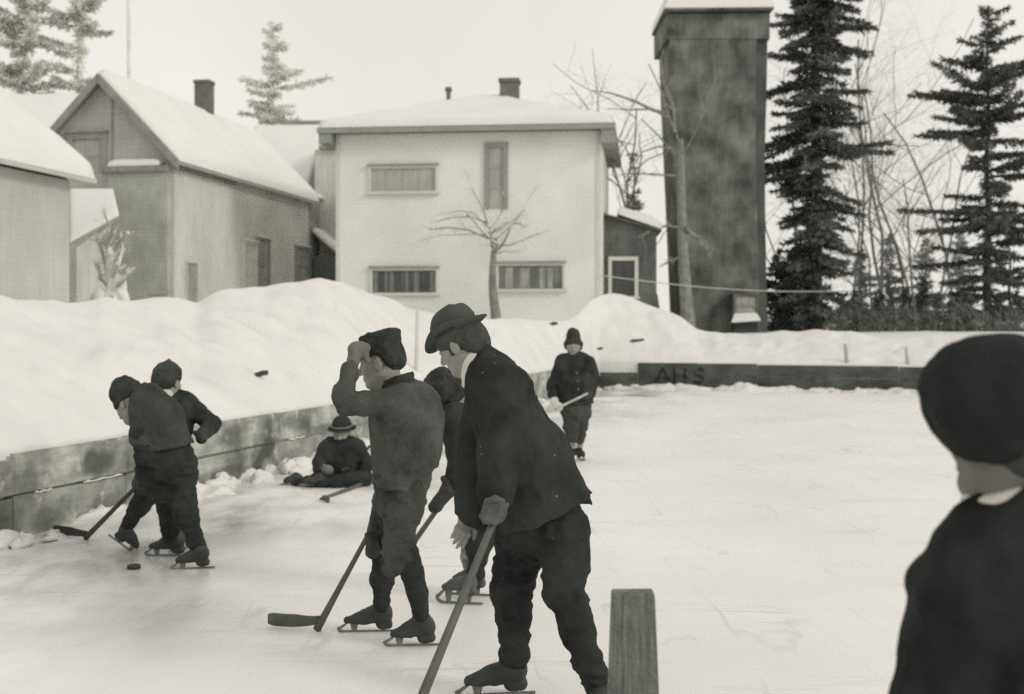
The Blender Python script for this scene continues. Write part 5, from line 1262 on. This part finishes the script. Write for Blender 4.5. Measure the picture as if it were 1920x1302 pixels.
S.build('knit_cap',M['knit'],boy,.006,folds=((.008,25,25,25),(.005,60,60,60)),seed=10)
S=Sdf(); S.etube(j(276,750),j(296,790),(.16,.10),(.175,.155),Yv,.05); S.etube(j(296,790),j(308,842),(.175,.155),(.178,.176),Yv,.05,flat=True); S.cone(j(270,768,-.1),j(288,752,.15),.075,.08,.05)
S.chain([j(268,775,-.1),j(262,820,-.14)],[.075,.065],.03); S.chain([j(290,770,.16),j(276,820,.2)],[.07,.06],.03)
S.build('sweater',M['sweater_mid'],boy,.009,folds=FOLDS,seed=23)
S=Sdf(); S.etube(j(310,852),j(318,885),(.155,.150),(.165,.162),Yv,.05); S.etube(j(318,885),j(316,938),(.165,.162),(.16,.12),Yv,.05,flat=True)
S.chain([j(262,815,-.14),j(275,860,-.14),j(274,900,-.1)],[.062,.058,.048],.03); S.cone(j(274,905,-.1),j(266,915,-.1),.05,.045,.02)
S.chain([j(312,925,.1),j(318,965,.1),j(319,1003,.12)],[.080,.064,.052],.03); S.chain([j(342,925,-.1),j(349,970,-.16),j(366,1010,-.18),j(374,1028,-.18)],[.085,.066,.054,.050],.03)
S.build('trousers',M['trouser'],boy,.009,folds=LEGF,seed=25)
S=Sdf(); S.ell(j(264,907,-.1),(.055,.05,.055),None,.02); S.cone(j(262,890,-.1),j(258,880,-.1),.03,.022,.02); S.build('glove',M['glove'],boy,.006,folds=((.004,30,30,30),))
D1=ground_depth(1066); a=j(376,1032,-.2); boot(boy,a,np.array([(392-CX)/F*D1,D1,.045]),np.array([(330-CX)/F*D1,D1-.02,.035]),M['boot'],.98,.006,.045,seed=7)
D1=ground_depth(1044); a=j(320,1006,.15); boot(boy,a,np.array([(345-CX)/F*D1,D1,.05]),np.array([(277-CX)/F*D1,D1+.02,.045]),M['boot'],.98,.006,.048,seed=8)
hl=np.array([(160-CX)/F*8.38,8.38,.006]); 
stick('hockey_stick','dark stick of the bent boy, its blade lying by the foot of the left boards',j(268,900,-.08),hl,np.array([(96-CX)/F*8.52,8.52,.01]),.022,.040,.062,'stick_dark')

# ============ B: boy behind, hand on hip, trailing leg
B=8.05; j=lambda x,y,d=0.: J(x,y,B+d)
HC=j(315,716); HR=frame((.30,.90,-.12)); 
S=Sdf();Sh=Sdf(); Pm=add_head(Sh,HC,HR,.95); Sh.cone(Pm(0,-.03,-.06),j(322,752),.052,.058,.03)
S.chain([j(325,765),j(320,830),j(308,890)],[.08,.09,.09]); S.chain([j(346,755,.0),j(397,795,-.03),j(379,815,-.11)],[.042,.036,.03]); S.chain([j(300,760,.1),j(285,830,.1),j(290,880,.05)],[.045,.04,.03])
S.chain([j(300,890,-.05),j(262,946,-.1),j(236,990,-.1)],[.055,.04,.03]); S.chain([j(325,890,.05),j(320,960,.1),j(330,1008,.1)],[.055,.04,.03])
boy=body_obj('boy with a hand on his hip standing behind the bent boy',S,.012,[(Sh,.005)],group=GR)
S=Sdf(); S.ell(Pm(0,-.012,.05),(.090,.104,.085),HR,.03); S.cone(Pm(.01,-.02,.12),Pm(.005,-.02,.145),.025,.012,.03); S.ell(Pm(0,-.06,.0),(.080,.058,.06),HR,.03); S.build('stocking_cap',M['sweater_mid'],boy,.006,folds=((.006,30,30,30),(.004,60,60,60)),seed=12)
S=Sdf(); S.etube(j(326,760),j(322,800),(.16,.10),(.125,.11),nrm((1,-.3,0)),.03); S.etube(j(322,800),j(312,880),(.125,.11),(.15,.125),nrm((1,-.3,0)),.03,flat=True)
S.chain([j(346,755,.0),j(398,793,-.02),j(399,798,-.03),j(381,814,-.1)],[.066,.050,.048,.042],.02); S.chain([j(300,762,.1),j(285,830,.1),j(290,870,.05)],[.07,.058,.048],.03)
S.build('jacket',M['jacket'],boy,.009,folds=FOLDS,seed=27)
S=Sdf(); S.etube(Pm(0,-.03,-.095),Pm(0,-.026,-.12),(.064,.066),(.068,.07),HR[0],.01); S.build('collar',M['linen'],boy,.006)
S=Sdf(); S.cone(j(381,812,-.1),j(378,822,-.14),.042,.038,.02); S.cone(j(376,812,-.14),j(366,812,-.15),.022,.016,.02); S.build('glove',M['glove'],boy,.006)
S=Sdf(); S.etube(j(316,865),j(308,905),(.165,.12),(.155,.12),nrm((1,-.3,0)),.04); S.chain([j(300,895,-.05),j(278,925,-.08)],[.088,.07],.03); S.chain([j(278,925,-.08),j(262,948,-.1),j(252,962,-.1)],[.07,.058,.05],.03); S.chain([j(325,895,.05),j(321,960,.1),j(330,1005,.1)],[.085,.065,.052],.03)
S.build('trousers',M['trouser'],boy,.009,folds=LEGF,seed=29)
S=Sdf(); S.chain([j(256,955,-.1),j(246,975,-.1),j(236,992,-.1)],[.050,.045,.040],.02); S.build('stocking',M['sock'],boy,.007,folds=((.006,20,20,30),))
hp=j(221,1000,-.1); tp_=j(259,1027,-.1); boot(boy,j(236,990,-.1),hp+np.array([-.01,0,-.0]),tp_+np.array([0.0,0,-.012]),M['boot'],.95,.006,.045,seed=9)
D1=ground_depth(1034); boot(boy,j(331,1005,.1),np.array([(335-CX)/F*D1,D1-.05,.048]),np.array([(345-CX)/F*D1,D1+.15,.048]),M['boot'],.95,.007,.048,seed=10)

# ============ C: boy sitting on the ice by the boards
B=11.35; j=lambda x,y,d=0.: J(x,y,B+d*.6)
HC=j(641,812); HR=frame((-.12,-.97,-.18)); 
S=Sdf();Sh=Sdf(); Pm=add_head(Sh,HC,HR,.92); Sh.cone(Pm(0,-.03,-.06),j(640,836),.05,.055,.03)
S.chain([j(640,845),j(640,880),j(640,898)],[.10,.12,.12]); S.chain([j(615,842),j(600,868,-.05),j(612,878,-.3)],[.045,.04,.032]); S.chain([j(667,842),j(686,870,.0),j(672,893,-.2)],[.045,.04,.032])
S.chain([j(625,900,-.05),j(605,900,-.4),j(565,905,-.25)],[.075,.055,.04]); S.chain([j(658,900,-.05),j(690,898,-.3),j(630,905,-.45)],[.075,.055,.04])
boy=body_obj('boy in a round brimmed hat sitting cross legged on the ice by the boards',S,.012,[(Sh,.006)],group=GR)
S=Sdf(); cb=Pm(0,-.01,.055); S.ell(cb+HR[2]*.03,(.088,.098,.085),HR,.02); S.ell(cb-HR[2]*.008,(.135,.145,.016),HR,.01); S.build('round_hat',M['coat'],boy,.007)
hat=[c for c in boy.children if c.name.startswith('round_hat')][0]
mb=MB(); mb.tube([cb+HR[2]*.016+HR[0]*.094*math.cos(a)+HR[1]*.104*math.sin(a) for a in np.linspace(0,2*math.pi,25)],.010,6); mb.build('hat_band',M['glove_pale'],hat,True)
S=Sdf(); S.etube(j(640,836),j(641,865),(.17,.095),(.165,.12),(1,0,0),.05); S.etube(j(641,865),j(642,900),(.165,.12),(.18,.14),(1,0,0),.05); S.cone(j(614,840),j(668,840),.07,.07,.05)
S.chain([j(613,843),j(598,868,-.05),j(600,882,-.22)],[.072,.058,.05],.03); S.chain([j(668,843),j(687,868,-.02),j(682,892,-.15)],[.072,.058,.05],.03)
S.build('jacket',M['jacket'],boy,.010,folds=FOLDS,seed=31)
S=Sdf(); S.ell(j(614,882,-.33),(.055,.05,.05),None,.02); S.cone(j(602,880,-.22),j(611,882,-.31),.036,.03,.02); S.build('mitten',M['glove_pale'],boy,.007)
S=Sdf(); S.etube(j(640,893),j(640,908,-.05),(.19,.14),(.19,.15),(1,0,0),.04); S.chain([j(622,904,-.1),j(598,902,-.4),j(565,905,-.3)],[.092,.07,.055],.03); S.chain([j(660,902,-.1),j(684,898,-.32),j(630,906,-.5),j(600,908,-.5)],[.092,.075,.06,.05],.03)
S.build('trousers',M['trouser'],boy,.010,folds=LEGF,seed=33)
hp=j(562,912,-.3); tp_=j(530,914,-.38); hp[2]=tp_[2]=.0
o=boot(boy,j(566,902,-.3),hp+np.array([0,0,.03]),tp_+np.array([0,0,.03]),M['boot'],1.0,.007,.02,seed=11)
hp=j(606,912,-.45); hp[2]=.03; boot(boy,j(606,905,-.5),hp,hp+np.array([-.18,-.08,.01]),M['boot'],.95,.007,.02,seed=12)
D1=ground_depth(938); hl=np.array([(602-CX)/F*D1,D1,.003]); D2=ground_depth(909); bt=np.array([(690-CX)/F*D2,D2-.0,.03])
stick('hockey_stick','stick lying on the ice at the feet of the sitting boy',bt,hl,np.array([(622-CX)/F*(D1-.18),D1-.18,.003]),.026,.036,.05,'stick')
stick('hockey_stick','short stick leaning across the lap of the sitting boy',j(694,836,.02),j(650,884,-.2),j(645,887,-.3),.024,.028,.04,'stick_dark')

# ============ G: boy standing far off in front of the corner
B=13.2; j=lambda x,y,d=0.: J(x,y,B+d)
HC=j(1075,651); HR=frame((-.02,-1,-.05))
S=Sdf();Sh=Sdf(); Pm=add_head(Sh,HC,HR,.90); Sh.cone(Pm(0,-.03,-.06),j(1076,675),.05,.055,.03)
S.chain([j(1076,680),j(1078,725),j(1080,760)],[.10,.12,.11]); S.chain([j(1050,684),j(1038,722,.05),j(1040,755,-.1)],[.045,.04,.032]); S.chain([j(1104,684),j(1118,716,.1),j(1100,745,-.1)],[.045,.04,.032])
S.chain([j(1071,765,-.02),j(1071,815,-.05),j(1073,856,-.05)],[.055,.042,.03]); S.chain([j(1090,765,.05),j(1087,812,.1),j(1084,854,.12)],[.055,.042,.03])
boy=body_obj('small boy in a tall knit cap standing far off, pale stick across his waist',S,.012,[(Sh,.006)],group=GR)
S=Sdf(); cb=Pm(0,-.02,.062); S.etube(cb-HR[2]*.0,cb+HR[2]*.06,(.088,.094),(.070,.075),HR[0],.02); S.etube(cb+HR[2]*.06,cb+HR[2]*.095,(.066,.068),(.062,.055),HR[0],.02); S.below(cb-HR[2]*.03,HR[2],.2,.01); S.cone(cb-HR[2]*.02+HR[0]*.082-HR[1]*.01,cb-HR[2]*.075+HR[0]*.080-HR[1]*.01,.022,.016,.015); S.cone(cb-HR[2]*.02-HR[0]*.082-HR[1]*.01,cb-HR[2]*.075-HR[0]*.080-HR[1]*.01,.022,.016,.015)
S.build('tall_cap',M['knit'],boy,.007,folds=((.010,25,25,25),),seed=14)
S=Sdf(); S.etube(j(1077,676),j(1078,715),(.19,.10),(.18,.125),(1,0,0),.05); S.etube(j(1078,715),j(1079,757),(.18,.125),(.185,.14),(1,0,0),.05,flat=True)
S.chain([j(1052,682),j(1038,722,.04),j(1038,750,-.06)],[.080,.066,.055],.03); S.chain([j(1102,682),j(1117,714,.08),j(1104,740,-.05)],[.080,.064,.055],.03)
S.build('jacket',M['jacket'],boy,.010,folds=FOLDS,seed=35)
S=Sdf(); S.etube(Pm(0,-.02,-.10),Pm(0,-.02,-.125),(.062,.064),(.066,.068),HR[0],.01); S.build('collar',M['linen'],boy,.007)
mb=MB()
S=Sdf(); 
for x,y,d in((1081,700,-.128),(1083,715,-.145),(1084,730,-.152)): S.cone(j(x,y,d),j(x,y,d-.006),.012,.012,.004)
S.build('jacket_buttons',M['glove_pale'],boy,.004)
S=Sdf(); S.cone(j(1038,750,-.06),j(1042,762,-.16),.046,.05,.02); S.ell(j(1046,763,-.2),(.055,.045,.05),None,.02); S.build('gauntlet',M['linen'],boy,.007)
S=Sdf(); S.ell(j(1098,742,-.16),(.045,.04,.045),None,.02); S.cone(j(1106,738,-.05),j(1099,742,-.14),.04,.036,.02); S.build('mitten',M['glove'],boy,.007)
S=Sdf(); S.etube(j(1080,750),j(1080,775),(.165,.115),(.16,.11),(1,0,0),.04); S.chain([j(1071,770,-.02),j(1071,800,-.04),j(1073,824,-.05)],[.092,.075,.062],.03); S.chain([j(1090,770,.05),j(1088,800,.08),j(1085,824,.1)],[.092,.075,.062],.03)
S.build('trousers',M['sweater_mid'],boy,.010,folds=LEGF,seed=37)
for a_,b_ in((j(1073,823,-.05),j(1073,835,-.05)),(j(1085,823,.1),j(1084,834,.12))):
    S=Sdf(); S.cone(a_,b_,.060,.055,.02); S.build('sock_cuff',M['sock_pale'],boy,.007)
for k,(x,y,d) in enumerate(((1073,850,-.05),(1084,848,.12))):
    S=Sdf(); S.chain([j(x,834,d),j(x,y,d)],[.048,.042]); S.build('stocking',M['sock'],boy,.008)
    a=j(x,y,d); boot(boy,a,np.array([a[0]-.0,a[1]+.06,.045]),np.array([a[0]+(-.05 if k==0 else .06),a[1]-.14,.045]),M['boot'],.92,.008,.045,seed=13+k)
p0=j(1102,738,-.24); p1=j(1040,768,-.28)
stick('hockey_stick','pale stick held across the waist of the small far boy',p0,p1,p1+np.array([-.12,-.05,-.07]),.024,.028,.05,'stick_pale',up=(0,.2,1))

# ============ H: boy in a big cap at the lower right, his back to the camera
B=1.86; j=lambda x,y,d=0.: J(x,y,B+d)
HC=j(1900,800,.0); HR=frame((-.52,.85,-.02)); kk=.96
S=Sdf();Sh=Sdf(); Pm=add_head(Sh,HC,HR,kk); Sh.cone(Pm(0,-.035,-.05),j(1905,950),.052,.062,.03)
S.chain([j(1910,980),j(1920,1150),j(1925,1500),j(1930,1700)],[.06,.085,.09,.09]); S.chain([j(1795,1060,.02),j(1752,1330,.03),j(1745,1560,.1)],[.04,.04,.032]); S.chain([j(2060,1040,-.02),j(2090,1330,-.02),j(2080,1560,.1)],[.05,.042,.032])
S.chain([j(1860,1700),j(1850,2100),j(1850,2320)],[.08,.055,.045]); S.chain([j(1990,1700),j(1990,2100),j(1990,2320)],[.08,.055,.045])
HHs=[]
for x,sd in((1745,1),(2080,-1)):
    Hh=Sdf(); add_hand(Hh,j(x,1560,.1),(0,.12,-1),(-sd,0,0),side=sd,k=.85,curl=(.3,.4,.35)); HHs.append((Hh,.005))
boy=body_obj('boy in a big black knit cap and overcoat watching from the right edge',S,.012,[(Sh,.0036)]+HHs,m='skin_shade')
# big knitted cap with a rolled band
S=Sdf(); CR=frame((-.42,.90,.06),(.24,-.03,1.)); cb=j(1888,757,.0)
S.ell(cb,(.117,.122,.101),CR,.02); S.ell(cb+CR[2]*.012,(.119,.124,.080),CR,.03)
S.ell(Pm(-.066,-.005,-.012),(.036,.05,.048),HR,.03); S.below(cb-CR[2]*.108,CR[2],.3,.02)
S.build('knit_cap',M['cap_near'],boy,.0042,folds=((.007,14,14,14),(.0035,40,40,40)),seed=16)
S=Sdf(); S.ell(Pm(0,-.045,-.005),(.080,.072,.080),HR,.02); S.below(Pm(0,.0,-.07),HR[2]+HR[1]*-.2,.3); S.below(Pm(0,.02,0),-HR[1],.3); S.build('hair',M['hair'],boy,.004,folds=((.004,50,50,50),))
S=Sdf(); nb_=j(1896,905); S.etube(nb_-HR[2]*.030,nb_+HR[2]*.006,(.070,.076),(.064,.070),HR[0],.01); S.below(j(1878,902),nrm((.46,0,-.885)),.2); S.build('shirt_collar',M['linen'],boy,.0045)
S=Sdf(); side=nrm((.95,.30,0))
S.etube(j(1900,930),j(1910,985),(.074,.080),(.100,.092),side,.03)
S.etube(j(1914,1035),j(1918,1115),(.095,.085),(.158,.105),side,.06); S.etube(j(1918,1115),j(1925,1350),(.158,.105),(.19,.13),side,.05); S.etube(j(1925,1350),j(1930,1800),(.19,.13),(.22,.16),side,.05,flat=True)
S.cone(j(1800,1092,.03),j(2030,1080,-.05),.040,.050,.05); S.cone(j(1880,1000,.0),j(1800,1085,.03),.045,.035,.05); S.below(j(1878,908),nrm((.46,0,-.885)),.16)
S.chain([j(1782,1112,.03),j(1770,1190,.03),j(1738,1330,.02),j(1738,1545,.09)],[.050,.058,.060,.046],.025); S.cone(j(1732,1086,.03),j(1772,1092,.03),.024,.034,.02)
S.chain([j(2068,1075,-.03),j(2090,1330,-.02),j(2082,1545,.09)],[.060,.060,.046],.025)
S.build('overcoat',M['coat_near'],boy,.006,folds=((.018,8,8,6),(.008,20,20,14)),seed=39)
S=Sdf(); S.chain([j(1860,1700),j(1850,2100),j(1850,2290)],[.10,.075,.062]); S.chain([j(1990,1700),j(1990,2100),j(1990,2290)],[.10,.075,.062]); S.build('trousers',M['trouser'],boy,.011,folds=LEGF)
for x in(1850,1990):
    a=j(x,2290); S=Sdf(); S.chain([a,np.array([a[0],a[1]-.02,.05]),np.array([a[0]-.05,a[1]+.12,.035])],[.055,.048,.036]); S.below(np.array([a[0],a[1],.0]),(0,0,1),.3); S.build('boot',M['boot'],boy,.008)

# ------------------------------------------------------------------ puck and foreground post
D1=ground_depth(1067); S=Sdf(); mb=MB(); c=np.array([(251-CX)/F*D1,D1,0]); 
mb.tube([c+np.array([0,0,z]) for z in(.001,.004,.021,.025)],[.036,.039,.039,.036],24); tag(mb.build('puck',M['puck'],None,True),'black puck lying on the ice in front of the bent boy\'s skates','puck')
D1=2.75; mb=MB()
def pp(x,y,d): return J(x,y,D1)+np.array([0,d,0])
rows=((1400,1139,1240),(1119,1149,1228))
zz=-.02
b=[pp(1120,1832,0),pp(1256,1832,0),pp(1256,1832,.05),pp(1120,1832,.05)]; b=[np.array([p[0],p[1],zz]) for p in b]
prev=b
for y,xl,xr in rows:
    c=[pp(xl,y,0),pp(xr,y,0),pp(xr,y,.05),pp(xl,y,.05)]; mb.V_=None
    n=len(mb.V); mb.hexa(prev,c); prev=[p+np.array([0,0,0]) for p in c]
c=[pp(1151,1113,.004),pp(1226,1112,.004),pp(1226,1112,.046),pp(1151,1113,.046)]; mb.hexa(prev,c)
# remove the inner faces between the stacked segments
Fs=[f for f in mb.Fs]; keep=[]
key={}
Vr=[tuple(round(a,5) for a in v) for v in mb.V]
for f in Fs: key.setdefault(frozenset(Vr[i] for i in f),[]).append(f)
mb.Fs=[fs[0] for fs in key.values() if len(fs)==1]
po=mb.build('post',M['post']); tag(po,'square weathered wooden post standing at the bottom edge, right of the man','post')
for v in list(bpy.data.objects):
    if 'base' in v: del v['base']
